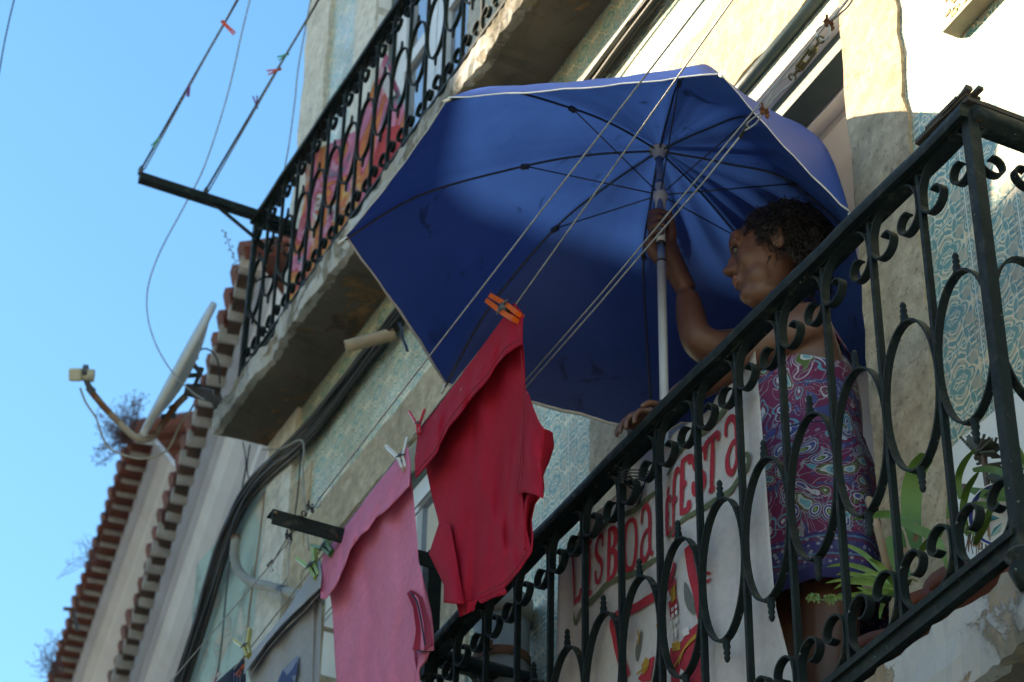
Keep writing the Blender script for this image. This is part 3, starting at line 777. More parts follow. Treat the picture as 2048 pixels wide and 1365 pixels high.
fitting('small black turnbuckle with cable grips hooked on the line beside the lower bracket', Y2,
        [[(637, 1000, 0), (632, 1010, 0), (622, 1014, 0)], [(640, 1000, .0), (640, 1012, .004), (628, 1016, .004)],
         [(617, 1018, 0), (612, 1024, 0), (606, 1032, 0)], [(583, 1062, 0), (578, 1070, 0)],
         [(576, 1074, 0), (562, 1096, 0), (545, 1125, 0)], [(578, 1076, .0), (575, 1088, .004), (560, 1104, .004), (544, 1126, .004)],
         [(543, 1124, 0), (541, 1134, .0), (546, 1140, 0), (541, 1143, 0)], [(580, 1080, 0), (577, 1120, .0), (575, 1150, 0), (566, 1170, 0)]],
        [(620, 1014), (577, 1072)], ((606, 1030), (588, 1056)), ((536, 1132), (545, 1123)), 'greymetal')
YA, YB = PX(282, 338, FX).y, PX(412, 380, FX).y
for a, b_, c_, lab in (((284, 336), (480, -8), YA, 'outer thin line against the sky with three pegs clipped to it'), ((412, 380), (642, -8), YB, 'inner thin line against the sky with a purple peg near its middle')):
    z = 7.605
    wire('clothesline', lab, strand(PZ(a[0], a[1], z), PZ(b_[0], b_[1], z)), .0042, 'cable', sm=False)
    wire('clothesline', 'return strand just under the '+('outer' if c_ == YA else 'inner')+' line against the sky', strand(PZ(a[0]+5, a[1]+3, z-.02), PZ(b_[0]-2, b_[1], z)), .0028, 'rope', sm=False)
def DP(u, v, d):
    r = ray(u, v); return Vector(CAM + r*d)
wire('overhead_wire', 'short black overhead wire in the top left corner of the sky', [DP(u, v, 9) for u, v in ((45, -60), (27, 5), (10, 80), (-4, 160), (-20, 260))], .0026, 'cable', 'wire')
wire('overhead_wire', 'long thin slack cable looping down the sky to the back of the satellite dish', [DP(u, v, d) for u, v, d in ((505, -20, 9.6), (485, 60, 9.6), (455, 190, 9.6), (410, 330, 9.5), (370, 410, 9.5), (322, 500, 9.4), (297, 570, 9.3), (295, 630, 9.2), (312, 690, 9.1), (345, 745, 9.0), (385, 785, 9.0), (410, 800, 9.0))], .0028, 'rope', 'cable')
wire('overhead_wire', 'pale slack cable hanging beside the corner of the house down to the upper railing', [DP(u, v, 9.3) for u, v in ((625, -20), (612, 50), (596, 140), (590, 200), (578, 290), (568, 350), (560, 470))], .0026, 'rope', 'cable')
# ------------------------------------------------------------------ umbrella
HUB = PY(1318, 300, 2.31)
um = thing('beach_umbrella', 'big open blue umbrella with white pole standing on the near balcony, held by the woman', 'umbrella', (-3.93, 2.28, 3.78))
tipdef = [('G', (897, 200), 2.31-.665), ('F', (1441, 151), 2.31-.235), ('P', (1700, 432), 2.31+.13), ('E', None, (-3.90, 2.86, 5.14)),
          ('D', (1694, 768), 2.955), ('C', (1306, 872), 2.475), ('B', (890, 772), 2.31-.262), ('A', (690, 478), 2.31-.68)]
tips = [PY(*p, y) if p else Vector(y) for _, p, y in tipdef]
att_px = [((1145, 215), -.07), ((1358, 163), -.085), ((1503, 231), -.08), ((1586, 365), -.07), ((1480, 475), -.07), None, ((1110, 455), -.07), ((1050, 330), -.07)]
atts = []
for i, a in enumerate(att_px):
    if a: atts.append(PZ(a[0][0], a[0][1], HUB.z+a[1]))
    else:
        an = math.radians(158); atts.append(HUB+V(.31*math.cos(an), .31*math.sin(an), -.07))
NT = 24; ribs = []
for i in range(8):
    bo_, bz_ = {1: (.0, -.014), 2: (.028, .030), 3: (.05, .04)}.get(i, (0, 0)); od = V(atts[i].x-HUB.x, atts[i].y-HUB.y, 0).normalized()
    P = smooth_curve([tuple(HUB), tuple(HUB.lerp(atts[i], .5)+V(0,0,.012)), tuple(atts[i]), tuple(atts[i].lerp(tips[i], .55)+V(0,0,.035+bz_)+((atts[i]-HUB).normalized()*.02)+od*bo_), tuple(tips[i])], 6)
    ribs.append([Vector(p) for p in P])
ns = 14; nt_ = len(ribs[0])-1
vs = []; fs = []
apex_up = V(0, 0, .006)
for i in range(8):
    A, B = ribs[i], ribs[(i+1) % 8]
    for k in range(ns):
        t = k/ns
        for j in range(nt_+1):
            p = A[j].lerp(B[j], t); rr = j/nt_
            arch = math.sin(PI*t)
            q = p + (HUB-p)*V(1,1,0).length*0
            # the cloth between two ribs is pulled in at the rim and bellies slightly in the middle
            chord = (B[j]-A[j]).length
            inward = V(HUB.x-p.x, HUB.y-p.y, 0)
            p = p + inward*(arch*.012*rr**3) + V(0, 0, arch*(-.012*math.sin(PI*rr)))
            if i in (3, 4, 2): p = p + V(0, 0, .012*math.sin(t*19+i*2)*math.sin(PI*min(1, rr*1.1))*rr + .006*math.sin(t*41+rr*6+i)*rr)
            p = p + V(0, 0, .0022*math.sin(t*27+rr*9+i*1.7)*rr) + apex_up
            vs.append(p)
W_ = nt_+1; tot = 8*ns
for s_ in range(tot):
    for j in range(nt_):
        a = s_*W_+j; b_ = ((s_+1) % tot)*W_+j
        fs.append((a, a+1, b_+1, b_))
cm = MB().add(vs, fs); can = cm.build('canopy', M['umb'], um, True)
rim = [vs[s_*W_+nt_] for s_ in range(tot)]+[vs[nt_]]
b = MB()
wid = []
for s_ in range(tot+1):
    p = Vector(rim[s_ % tot]); q = Vector(vs[(s_ % tot)*W_+nt_-1]); wid.append((p, (q-p).normalized()))
pr = MB(); vv = []
for p, d in wid:
    up = V(0,0,.0015); jag = .004+.0015*math.sin(len(vv)*1.7)
    vv += [p-d*.002+up*1.2, p+d*jag+up*1.2, p+d*jag-up, p-d*.002-up]
ff = []
for k in range(tot):
    for e in range(4): ff.append((k*4+e, k*4+(e+1) % 4, k*4+4+(e+1) % 4, k*4+4+e))
pr.add(vv, ff).build('hem', M['hem'], can, True)
px_, py_ = -3.928, 2.285
slz = PX(1322, 400, -3.94).z; jz = PX(1325, 505, -3.93).z
SL = Vector((-3.945, 2.30, slz)); JB = Vector((-3.937, 2.294, jz))
PB = Vector((px_, py_, 3.78))
MB().tube([PB, JB+(JB-PB).normalized()*-.018], .0102, 18).build('pole', M['polewhite'], um, True)
MB().tube([JB+(JB-PB).normalized()*-.025, JB+(HUB-JB).normalized()*.03], .0090, 18).build('pole_joint', M['poleblue'], um, True)
b = MB()
for c in (-.022, .030): b.tube([JB+V(0,0,c-.003), JB+V(0,0,c+.003)], .0107, 18)
b.build('pole_joint_ring', M['cable'], um, True)
MB().tube([JB+V(0,0,.032), SL+V(0,0,.06)], .0098, 18).tube([SL+V(0,0,.06), HUB-V(0,0,.01)], .0080, 18).build('upper_pole', M['poleblue'], um, True)
MB().tube([JB+V(0,0,.034), SL-V(0,0,.045)], .0105, 18).build('pole_sleeve', M['polewhite'], um, True)
b = MB(); b.lathe(SL-V(0,0,.05), [(.0125, 0), (.013, .05), (.0165, .055), (.018, .066), (.0165, .074), (.0125, .08), (.0115, .10)], 20); b.build('runner', M['plastic'], um, True)
b = MB(); b.lathe(HUB-V(0,0,.03), [(.011, 0), (.014, .008), (.015, .02), (.024, .024), (.026, .028), (.010, .034), (.009, .07), (0, .075)], 20); b.build('crown', M['plastic'], um, True)
b = MB(); b.tube([HUB+V(0,0,.03), HUB+V(0,0,.09)], [.010, .007], 10); b.build('finial', M['polewhite'], um, True)
for i in range(8):
    R_ = ribs[i]; off = V(0,0,-.004)
    r0 = (R_[1]-R_[0]).normalized()
    rb = MB().tube([R_[0]+r0*.014+off]+[p+off for p in R_[1:]], .0027, 8).build('rib', M['ribmetal'], um, True)
    tp = (R_[-1]-R_[-3]).normalized()
    MB().tube([R_[-1]-tp*.006, R_[-1]+tp*.022], [.0042, .0030], 8).build('rib_tip', M['hem'], rb, True)
    MB().tube([SL+V(0,0,.018)+(atts[i]-SL).normalized()*.014, atts[i]+off], .0017, 6).build('strut', M['ribmetal'], um, True)
    MB().obox(atts[i]+off*1.5, r0, r0.cross(V(0,0,1)), V(0,0,1), .010, .005, .005).build('strut_joint', M['ribmetal'], um)
# loose tie strap on the canopy and the wire lashing the pole to the rail
MB().prof([PY(*p, 2.1) for p in ((798, 645), (803, 660), (806, 680), (812, 692), (815, 704))], [(-.004, 0), (.004, 0), (.004, .001), (-.004, .001)], IR, IB, True).build('tie_strap', M['navy'], um)
b = MB(); zl = PY(1290, 925, SY).z
for k in range(4):
    z = zl-.012+k*.008
    b.tube([(px_-.02+.0*math.cos(0), SY-.014, z+.01)]+[(px_+.001-.022*math.cos(t)*1.2, (SY+py_)/2-.058*math.sin(t), z+.004*math.sin(t*2)) for t in [2*PI*q/24 for q in range(25)]], .0018, 6)
for k in range(5):
    b.tube([(px_-.03+.01*k, SY+.03, zl-.01), (px_-.035+.012*k, SY+.02, zl-.04), (px_-.02+.004*k, SY+.025, zl-.055)], .0017, 6)
tag(b.build('binding_wire', M['cable'], None, True), 'black wire lashing the white umbrella pole to the near railing', 'wire')

# ------------------------------------------------------------------ cloth made of patches
def resample(P, n):
    P = np.array(P, float); 
    if len(P) > 2: P = np.array(smooth_curve(P, 6))
    d = np.r_[0, np.cumsum(np.linalg.norm(np.diff(P, axis=0), axis=1))]; t = np.linspace(0, d[-1], n)
    return np.stack([np.interp(t, d, P[:, k]) for k in range(P.shape[1])], 1)
def resample_lin(P, n):
    P = np.array(P, float); d = np.r_[0, np.cumsum(np.linalg.norm(np.diff(P, axis=0), axis=1))]; t = np.linspace(0, d[-1], n)
    return np.stack([np.interp(t, d, P[:, k]) for k in range(P.shape[1])], 1)
def patch(b, top, bot, left, right, Y, nu, nv, wr, lin=False):
    """Coons patch in picture coordinates laid on the plane Y and pushed out of it by wr(u, v)"""
    rs = resample_lin if lin else resample
    T, B_, L_, R_ = rs(top, nu), rs(bot, nu), rs(left, nv), rs(right, nv)
    vs = []
    for j in range(nv):
        v = j/(nv-1)
        for i in range(nu):
            u = i/(nu-1)
            p = (1-v)*T[i]+v*B_[i]+(1-u)*L_[j]+u*R_[j]-((1-u)*(1-v)*T[0]+u*(1-v)*T[-1]+(1-u)*v*B_[0]+u*v*B_[-1])
            y = (Y(u, v) if callable(Y) else Y) + wr(u, v)
            vs.append(PY(p[0], p[1], y))
    fs = [(j*nu+i, (j+1)*nu+i, (j+1)*nu+i+1, j*nu+i+1) for j in range(nv-1) for i in range(nu-1)]
    b.add(vs, fs); return vs
def thick(o, t):
    md = o.modifiers.new('thickness', 'SOLIDIFY'); md.thickness = t; md.offset = 0; return o
def cloth_thing(name, label, cat, loc, group=None): return thing(name, label, cat, loc, group)
fold = lambda u, v, a=.006, k=9: a*math.sin(u*k+2*v)+a*.6*math.sin(u*k*2.3-3*v+1)+a*.4*math.sin(v*17+u*5)
# red shirt
rs_ = thing('t_shirt', 'dark red shirt hanging upside down by its hem in front of the umbrella', 'shirt', PY(940, 740, Y1), 'shirts drying on the line')
b = MB()
patch(b, [(838, 857), (1030, 611)], [(890, 1206), (925, 1206), (955, 1201), (982, 1190), (1009, 1176), (1040, 1140), (1064, 1104)],
      [(838, 857), (853, 939), (865, 996), (878, 1047), (886, 1110), (890, 1206)], [(1030, 611), (1046, 690), (1050, 780), (1049, 860), (1045, 960), (1050, 1040), (1064, 1104)],
      Y1, 70, 110, lambda u, v: .012*v + .010*math.sin(PI*u)*math.sin(PI*v) + fold(u+.25*v, v, .0036, 8)+.008*math.exp(-((u-.35-.5*v)/.07)**2)*v - .007*math.exp(-((u-.15-.6*v)/.05)**2)*v+.006*math.exp(-((u-.8-.1*math.sin(v*5))/.04)**2)*v+.004*math.exp(-((u-.55+.3*v)/.04)**2)+.0022*math.sin(u*33+v*19)*v)
bo = thick(b.build('shirt_body', M['red'], rs_, True), .0016)
b = MB()
patch(b, [(836, 870), (1029, 606)], [(831, 958), (853, 933), (873, 909), (880, 890), (899, 853), (918, 832), (947, 792), (975, 762), (990, 735), (1011, 710), (1028, 698), (1044, 690)],
      [(836, 870), (830, 919), (831, 958)], [(1029, 606), (1046, 628), (1044, 690)], Y1, 60, 22,
      lambda u, v: -.007-.030*v*(1-.4*u)+.006*v*math.sin(u*26)+.004*v*math.sin(u*47+1)+.002*math.sin(u*11+v*7), True)
thick(b.build('folded_hem', M['red'], rs_, True), .0018)
def seam(P, y, par, m, r=.0011): MB().tube([PY(u, v, y) for u, v in smooth_curve(P, 5)], r, 5).build('seam', m, par, True)
seam_red = flat('seam_red', (.30, .008, .02), .9)
seam([(833, 945), (852, 921), (872, 897), (898, 841), (946, 780), (974, 750), (1010, 698), (1041, 680)], Y1-.042, rs_, seam_red)
seam([(1042, 700), (1046, 780), (1045, 860), (1040, 930), (1036, 985)], Y1-.014, rs_, seam_red)
seam([(1050, 800), (1047, 880), (1041, 975)], Y1-.016, rs_, seam_red, .0009)
seam([(955, 1190), (982, 1178), (1009, 1164), (1038, 1130), (1056, 1100)], Y1-.004, rs_, seam_red)
b = MB()   # near sleeve
patch(b, [(1046, 770), (1058, 790), (1066, 815), (1078, 845), (1088, 858)], [(1034, 988), (1052, 985), (1070, 990), (1086, 997)],
      [(1046, 770), (1042, 850), (1036, 920), (1034, 988)], [(1088, 858), (1083, 900), (1081, 930), (1086, 997)], Y1, 16, 24,
      lambda u, v: -.012*math.sin(PI*u)-.01*u+.003*math.sin(v*9), True)
patch(b, [(1088, 858), (1097, 861), (1105, 866)], [(1086, 997), (1088, 980), (1088, 972)], [(1088, 858), (1083, 900), (1081, 930), (1086, 997)], [(1105, 866), (1108, 893), (1098, 925), (1086, 950), (1088, 972)], Y1, 8, 24, lambda u, v: -.01+.045*u, True)
patch(b, [(1036, 978), (1060, 980), (1084, 990)], [(1046, 1100), (1056, 1100), (1064, 1102)], [(1036, 978), (1037, 1015), (1042, 1060), (1046, 1100)], [(1084, 990), (1070, 1008), (1063, 1040), (1066, 1075), (1064, 1102)], Y1+.02, 14, 20, lambda u, v: .014*math.sin(u*8+v*3), True)
thick(b.build('sleeve', M['red'], rs_, True), .0016)
b = MB()   # far sleeve
patch(b, [(879, 1045), (888, 1043), (900, 1050)], [(888, 1206), (905, 1208), (930, 1208)], [(879, 1045), (858, 1109), (874, 1140), (888, 1170), (888, 1206)], [(900, 1050), (912, 1110), (920, 1160), (930, 1208)], Y1, 16, 24,
      lambda u, v: -.004-.018*math.sin(PI*u)*v, True)
patch(b, [(912, 1206), (930, 1206), (955, 1200)], [(920, 1234), (934, 1228), (948, 1222)], [(912, 1206), (916, 1220), (920, 1234)], [(955, 1200), (950, 1212), (948, 1222)], Y1+.012, 10, 8, lambda u, v: .005*math.sin(u*9), True)
patch(b, [(955, 1201), (982, 1190), (1009, 1176)], [(965, 1207), (986, 1196), (1010, 1190)], [(955, 1201), (960, 1206), (965, 1207)], [(1009, 1176), (1013, 1184), (1010, 1190)], Y1+.004, 14, 5, lambda u, v: .004*math.sin(u*30), True)
thick(b.build('sleeve', M['red'], rs_, True), .0016)
# pink shirt
pk = thing('t_shirt', 'pink shirt hanging on the line between the red and the grey one', 'shirt', PY(730, 1000, Y1), 'shirts drying on the line')
b = MB()
patch(b, [(645, 1108), (815, 892)], [(690, 1470), (840, 1440)], [(645, 1108), (662, 1200), (667, 1250), (674, 1365), (690, 1470)], [(815, 892), (822, 950), (829, 1020), (836, 1110), (842, 1190), (828, 1290), (836, 1360), (840, 1440)],
      Y1, 60, 100, lambda u, v: .012*v+.008*math.sin(PI*u)*math.sin(PI*v)+.0055*math.sin(u*15+v*2.5)*v+.003*math.sin(u*31+v*4)*v+fold(u, v, .0022, 7)+.006*math.exp(-((u-.28-.35*v)/.05)**2)*v)
thick(b.build('shirt_body', M['pink'], pk, True), .0016)
b = MB()
patch(b, [(646, 1112), (816, 893)], [(641, 1197), (652, 1199), (672, 1172), (690, 1131), (700, 1100), (712, 1085), (722, 1070), (736, 1060), (752, 1035), (766, 1027), (785, 1008), (803, 990), (819, 972)],
      [(646, 1112), (641, 1150), (641, 1197)], [(816, 893), (821, 930), (819, 972)], Y1, 56, 20,
      lambda u, v: -.006-.026*v*(1-.4*u)+.006*v*math.sin(u*30)+.003*v*math.sin(u*55)+.0015*math.sin(u*9+v*9), True)
thick(b.build('folded_hem', M['pink'], pk, True), .0018)
b = MB()
patch(b, [(830, 1100), (842, 1140), (852, 1178)], [(824, 1300), (845, 1302), (868, 1302)], [(830, 1100), (813, 1188), (822, 1220), (826, 1260), (824, 1300)], [(852, 1178), (863, 1227), (867, 1260), (868, 1302)], Y1, 16, 24, lambda u, v: -.006-.014*math.sin(PI*u)+.01*u, True)
patch(b, [(828, 1300), (845, 1305), (860, 1304)], [(836, 1420), (840, 1420), (846, 1420)], [(828, 1300), (828, 1340), (836, 1420)], [(860, 1304), (853, 1322), (838, 1340), (846, 1420)], Y1+.01, 10, 14, lambda u, v: .008*math.sin(u*6), True)
thick(b.build('sleeve', M['pink'], pk, True), .0016)
b = MB()
patch(b, [(814, 1187), (822, 1180), (830, 1184)], [(826, 1300), (850, 1302), (866, 1290)], [(814, 1187), (826, 1215), (832, 1260), (826, 1300)], [(830, 1184), (845, 1195), (858, 1240), (866, 1290)], Y1, 10, 20, lambda u, v: -.026+.012*math.sin(PI*u), True)
thick(b.build('cuff_lining', mat_cloth('pink_lining', (.36, .03, .06), (.30, .025, .05), .1), pk, True), .0014)
b = MB(); b.tube([PY(u, v, Y1-.033) for u, v in smooth_curve([(823, 1187), (834, 1205), (841, 1235), (846, 1265), (850, 1290)], 5)], .0022, 6); b.build('seam', M['navy'], pk, True)
# grey shirt
gy = thing('t_shirt', 'grey shirt with a faded blue print, lowest on the left', 'shirt', PY(570, 1230, Y1), 'shirts drying on the line')
b = MB()
patch(b, [(494, 1330), (643, 1128)], [(520, 1560), (640, 1540)], [(494, 1330), (500, 1360), (520, 1560)], [(643, 1128), (644, 1200), (638, 1365), (640, 1540)], Y1, 46, 60, lambda u, v: .012*v+.003*math.sin(u*15+v*3)+.012*math.exp(-((u-.93)/.03)**2), True)
gbo = thick(b.build('shirt_body', M['grey'], gy, True), .0016)
b = MB()
patch(b, [(490, 1330), (500, 1310), (565, 1235), (622, 1148), (640, 1118)], [(488, 1349), (505, 1325), (530, 1290), (565, 1248), (600, 1215), (641, 1176)], [(490, 1330), (488, 1349)], [(640, 1118), (644, 1150), (641, 1176)], Y1, 50, 12, lambda u, v: -.008-.022*v+.004*v*math.sin(u*24), True)
patch(b, [(500, 1340), (565, 1255), (641, 1176)], [(501, 1350), (530, 1306), (568, 1262), (610, 1222), (642, 1186)], [(500, 1340), (501, 1350)], [(641, 1176), (642, 1186)], Y1, 40, 6, lambda u, v: -.006-.008*v, True)
thick(b.build('folded_hem', M['grey'], gy, True), .0018)
def poly_px(name, P, y, m, parent, dy=0.):
    b = MB(); b.quad(*[PY(u, v, y) for u, v in P]); o = b.build(name, m, parent); return o
poly_px('print', [(555, 1362), (563, 1342), (596, 1310), (596, 1335), (590, 1362), (598, 1400), (550, 1400)], Y1-.006, print_paleblue, gy)
poly_px('print', [(556, 1364), (566, 1340), (574, 1352), (586, 1336), (594, 1322), (594, 1350), (582, 1352), (590, 1372), (560, 1380)], Y1-.008, print_blue, gy)
# dark garment at the lower left
nv_ = thing('trousers', 'dark navy garment with a pale check, pegged at the lower left edge of the frame', 'clothes', PY(455, 1360, Y1))
b = MB(); patch(b, [(425, 1372), (455, 1345), (487, 1318)], [(420, 1480), (455, 1480), (492, 1470)], [(425, 1372), (420, 1480)], [(487, 1318), (491, 1350), (492, 1470)], Y1, 24, 16, lambda u, v: .006*math.sin(u*9), True)
thick(b.build('cloth', M['navy'], nv_, True), .002)
b = MB()
for u in (468, 474, 480): b.tube([PY(u, 1345, Y1-.008), PY(u, 1400, Y1-.008)], .0007, 4)
b.build('check_pattern', print_paleblue, nv_)

# ------------------------------------------------------------------ clothes pegs
def peg(label, jaw, tail, Y, col, open_=.5, group='clothes pegs', wood=False, scale=None, pt=None):
    if pt: p, q = pt
    else: p = PY(*jaw, Y); q = PY(*tail, Y)
    d = (q-p); L_ = d.length; d.normalize()
    s_ = IB.cross(d).normalized(); nrm = d.cross(s_)
    t = thing('clothes_peg', label, 'clothes peg', tuple(p.lerp(q, .4)), group)
    m = flat('peg_'+col[0], col[1], .4)
    for sg in (-1, 1):
        # each leg: closed at the jaw, crossing the spring, spreading at the tail
        P = [p+s_*sg*L_*.035, p+d*L_*.25+s_*sg*L_*.045, p+d*L_*.42+s_*sg*L_*.048, p+d*L_*1.0+s_*sg*L_*(.035+.22*open_)]
        b = MB(); hw = L_*.065
        b.strap([tuple(x) for x in smooth_curve(P, 3)], nrm, hw*2*(1.5 if pt else .8), L_*(.10 if pt else .055))
        b.build('peg_leg', m, t)
    b = MB(); c = p+d*L_*.42
    b.tube([c-nrm*L_*.09, c+nrm*L_*.09], L_*.045, 10)
    b.tube([c+nrm*L_*.08, c+nrm*L_*.08+s_*L_*.10-d*L_*.05], L_*.014, 5).tube([c+nrm*L_*.08, c+nrm*L_*.08-s_*L_*.10-d*L_*.05], L_*.014, 5)
    b.build('spring', M['greymetal'], t, True); return t
G_ = dict(orange=('orange', (.75, .11, .008)), redp=('red', (.60, .015, .03)), white=('bare', (.62, .56, .46)), green=('green', (.015, .13, .03)), lime=('lime', (.20, .29, .008)), yellow=('yellow', (.42, .33, .05)),
          purple=('purple', (.16, .03, .26)), teal=('mint', (.02, .34, .16)), coral=('coral', (.70, .07, .03)))
peg('orange peg at the top corner of the dark red shirt', (1036, 636), (982, 600), Y1-.018, G_['orange'], .0)
peg('red peg standing on the left corner of the dark red shirt', (838, 868), (834, 822), Y1-.018, G_['redp'], .9)
peg('pale wooden peg on the top corner of the pink shirt', (808, 938), (794, 886), Y1-.018, G_['white'], .9)
peg('dark green peg where the pink shirt is folded over the line', (664, 1108), (636, 1076), Y1-.018, G_['green'], .6)
peg('lime green peg on the grey shirt beside the pink one', (636, 1156), (612, 1106), Y1-.018, G_['lime'], .6)
peg('yellow peg at the lower corner of the grey shirt', (498, 1312), (484, 1270), Y1-.018, G_['yellow'], .8)
peg('orange peg between the yellow peg and the navy garment', (488, 1330), (474, 1352), Y1-.012, G_['orange'], .3)
peg('small red peg on the left end of the navy garment', (428, 1368), (438, 1344), Y1-.012, G_['redp'], .5)
def far_peg(label, jaw, tail, a, z, col, o):
    p, q = PZ(*jaw, z), None
    q = Vector(DP(tail[0], tail[1], float((RM @ (np.array(p)-CAM))[2])))
    peg(label, None, None, None, G_[col], o, pt=(p, q))
fz = 7.605
far_peg('orange-red peg high on the outer line in the sky', (443, 42), (469, 68), 0, fz, 'coral', .15)
far_peg('purple peg midway down the outer line in the sky', (379, 168), (376, 194), 0, fz, 'purple', .1)
far_peg('green peg near the lower end of the outer line in the sky', (319, 275), (305, 294), 0, fz, 'teal', .5)
far_peg('green peg highest on the inner line in the sky', (578, 107), (556, 118), 0, fz, 'teal', .5)
far_peg('coral red peg just below the green one on the inner line', (563, 138), (535, 146), 0, fz, 'coral', .5)
far_peg('purple peg lowest on the inner line in the sky', (514, 218), (510, 192), 0, fz, 'purple', .6)
# ------------------------------------------------------------------ neighbouring roofs running down the street
def eaves(name, label, z, A, B, u0, u1, dxt, step_n, tile_m, mort_m, corn_m, corn_prof, seed, back=2.2, dark=True):
    """A, B picture points on the tile edge; eave is horizontal at height z"""
    p, q = PZ(*A, z), PZ(*B, z); d = (q-p).normalized(); n = V(-d.y, d.x, 0)
    if n.y < 0: n = -n            # into the building
    L_ = (q-p).length; step = L_/step_n
    t = thing(name, label, 'house', tuple(p))
    P0 = p-d*u0*step
    m = int((L_+u1*step+u0*step)/step)
    rnd = random.Random(seed); tb = MB(); mb = MB()
    w = dxt
    for i in range(m):
        c = P0+d*(i+.5)*step
        jit = rnd.uniform(-.012, .012); r = step*.40
        # under-tile: a curved channel seen from below
        pts = []; K = 8
        for k in range(K+1):
            a = PI*k/K
            pts.append((math.cos(a)*r, -math.sin(a)*r*(.42 if dark else -.42)))
        vs = []
        for e, off in ((0, -.02+jit), (1, w)):
            for u, h in pts: vs.append(c+d*u+n*off+V(0,0,h if not dark else h*-1+.0))
        tb.add(vs, [(k, k+1, K+2+k, K+1+k) for k in range(K)])
        vs2 = [v+V(0,0,.018) for v in vs]
        tb.add(vs2, [(k+1, k, K+1+k, K+2+k) for k in range(K)])
        tb.add([*vs[:K+1], *vs2[:K+1]], [(k, K+1+k, K+2+k, k+1) for k in range(K)])
        # mortar / cover tile end between two channels
        c2 = P0+d*i*step; mw = step*(.115 if dark else .032); jj = rnd.uniform(-.01, .012)
        prm = [(-mw*1.25, .045), (-mw, -.01), (-mw*.5, -.028), (mw*.5, -.03), (mw, -.01), (mw*1.25, .045)]
        vs = []
        for off in (-.035+jj if dark else -.005, w+.002):
            for u, h in prm: vs.append(c2+d*(u+rnd.uniform(-.004, .004))+n*off+V(0,0,h+rnd.uniform(-.004, .004)))
        mb.add(vs, [(k, k+1, 7+k, 6+k) for k in range(5)]+[(0, 5, 4, 3, 2, 1)])
    nt0 = len(tb.f); tb.add(mb.v, mb.f); to = tb.build('eave_tiles', tile_m, t); to.data.materials.append(mort_m)
    for q in to.data.polygons[nt0:]: q.material_index = 1
    E_ = P0+d*m*step
    # top covering and roof slope
    rf = MB(); th = .07
    S_ = [P0+n*-.03+V(0,0,.05), E_+n*-.03+V(0,0,.05), E_+n*(back)+V(0,0,.05+back*.42), P0+n*back+V(0,0,.05+back*.42)]
    rf.quad(*S_).quad(*[s+V(0,0,.03) for s in S_][::-1]).quad(S_[0], S_[3], S_[3]+V(0,0,.03), S_[0]+V(0,0,.03))
    for i in range(m*1):
        c2 = P0+d*i*step
        rf.tube([c2+n*(-.03+rnd.uniform(-.01, .01))+V(0,0,.075), c2+n*back+V(0,0,.075+back*.42)], step*.33, 6)
    rf.build('roof', M['terra'], t)
    # cornice moulding and the wall below it
    cp = [(w+a, h) for a, h in corn_prof]
    b = MB(); vs = []
    for c in (P0+d*.02, E_):
        for a, h in cp: vs.append(c+n*a+V(0,0,h))
    k_ = len(cp); b.add(vs, [(k, k+1, k_+k+1, k_+k) for k in range(k_-1)]+[tuple(range(k_-1, -1, -1))])
    b.build('cornice', corn_m, t)
    b = MB(); a, h = cp[-1]
    b.quad(P0+d*.02+n*a+V(0,0,h), E_+n*a+V(0,0,h), E_+n*a+V(0,0,-z), P0+d*.02+n*a+V(0,0,-z))
    b.quad(P0+d*.02+n*a+V(0,0,.04), P0+d*.02+n*a+V(0,0,-z), P0+d*.02+n*(back+2)+V(0,0,-z), P0+d*.02+n*(back+2)+V(0,0,.9))
    b.build('wall', corn_m, t)
    return t, P0, d, n, step
CP = [(0, .05), (0, -.004), (.05, -.008), (.05, -.05), (.075, -.055), (.085, -.09), (.11, -.13), (.16, -.17), (.21, -.19), (.215, -.23), (.25, -.24), (.255, -.30)]
eaves('neighbour_house', 'neighbouring house with dark shaded eave tiles above a white moulded cornice', 8.5, (392, 874), (250, 1322), 7.8, 22, .05, 13, M['terradark'], M['mortar'], M['cornice'], CP, 31)
CP3 = [(0, .05), (0, -.004), (.06, -.01), (.065, -.06), (.12, -.09), (.125, -.13), (.19, -.17), (.27, -.20), (.28, -.25), (.33, -.27), (.335, -.33)]
eaves('far_house', 'farther house at far left with red eave tiles against the sky and pale cornice', 11.0, (261, 910), (127, 1308), 1.2, 22, .125, 16.5, M['terra'], M['mortar'], M['cornice2'], CP3, 33, dark=False)

# ------------------------------------------------------------------ satellite dish
dd = 9.3
sat = thing('satellite_dish', 'white satellite dish seen edge-on with a rusty arm against the sky', 'satellite dish', tuple(DP(430, 800, dd)))
p, q = DP(424, 603, dd), DP(280, 866, dd); c = (p+q)/2; ax1 = (p-q).normalized(); Rr = (p-q).length/2
side = IB.cross(ax1).normalized()
if side.dot(IR) > 0: side = -side
nn_ = (side*.975+IB*.13-IU*.0).normalized(); nn_ = (nn_-ax1*nn_.dot(ax1)).normalized(); ax2 = nn_.cross(ax1)
b = MB(); vs = []; fs = []; K = 48; J = 8
for j in range(J+1):
    r = Rr*j/J
    for k in range(K):
        a = 2*PI*k/K; vs.append(c+ax1*math.cos(a)*r+ax2*math.sin(a)*r*.92-nn_*(.055*(1-(j/J)**2)))
for j in range(J):
    for k in range(K): fs.append((j*K+k, j*K+(k+1) % K, (j+1)*K+(k+1) % K, (j+1)*K+k))
base = len(vs)
for off, rr in ((-.018, 1.0), (-.022, .965)):
    for k in range(K):
        a = 2*PI*k/K; vs.append(c+(ax1*math.cos(a)+ax2*math.sin(a)*.92)*Rr*rr+nn_*off)
for k in range(K):
    fs.append((J*K+k, J*K+(k+1) % K, base+(k+1) % K, base+k)); fs.append((base+k, base+(k+1) % K, base+K+(k+1) % K, base+K+k))
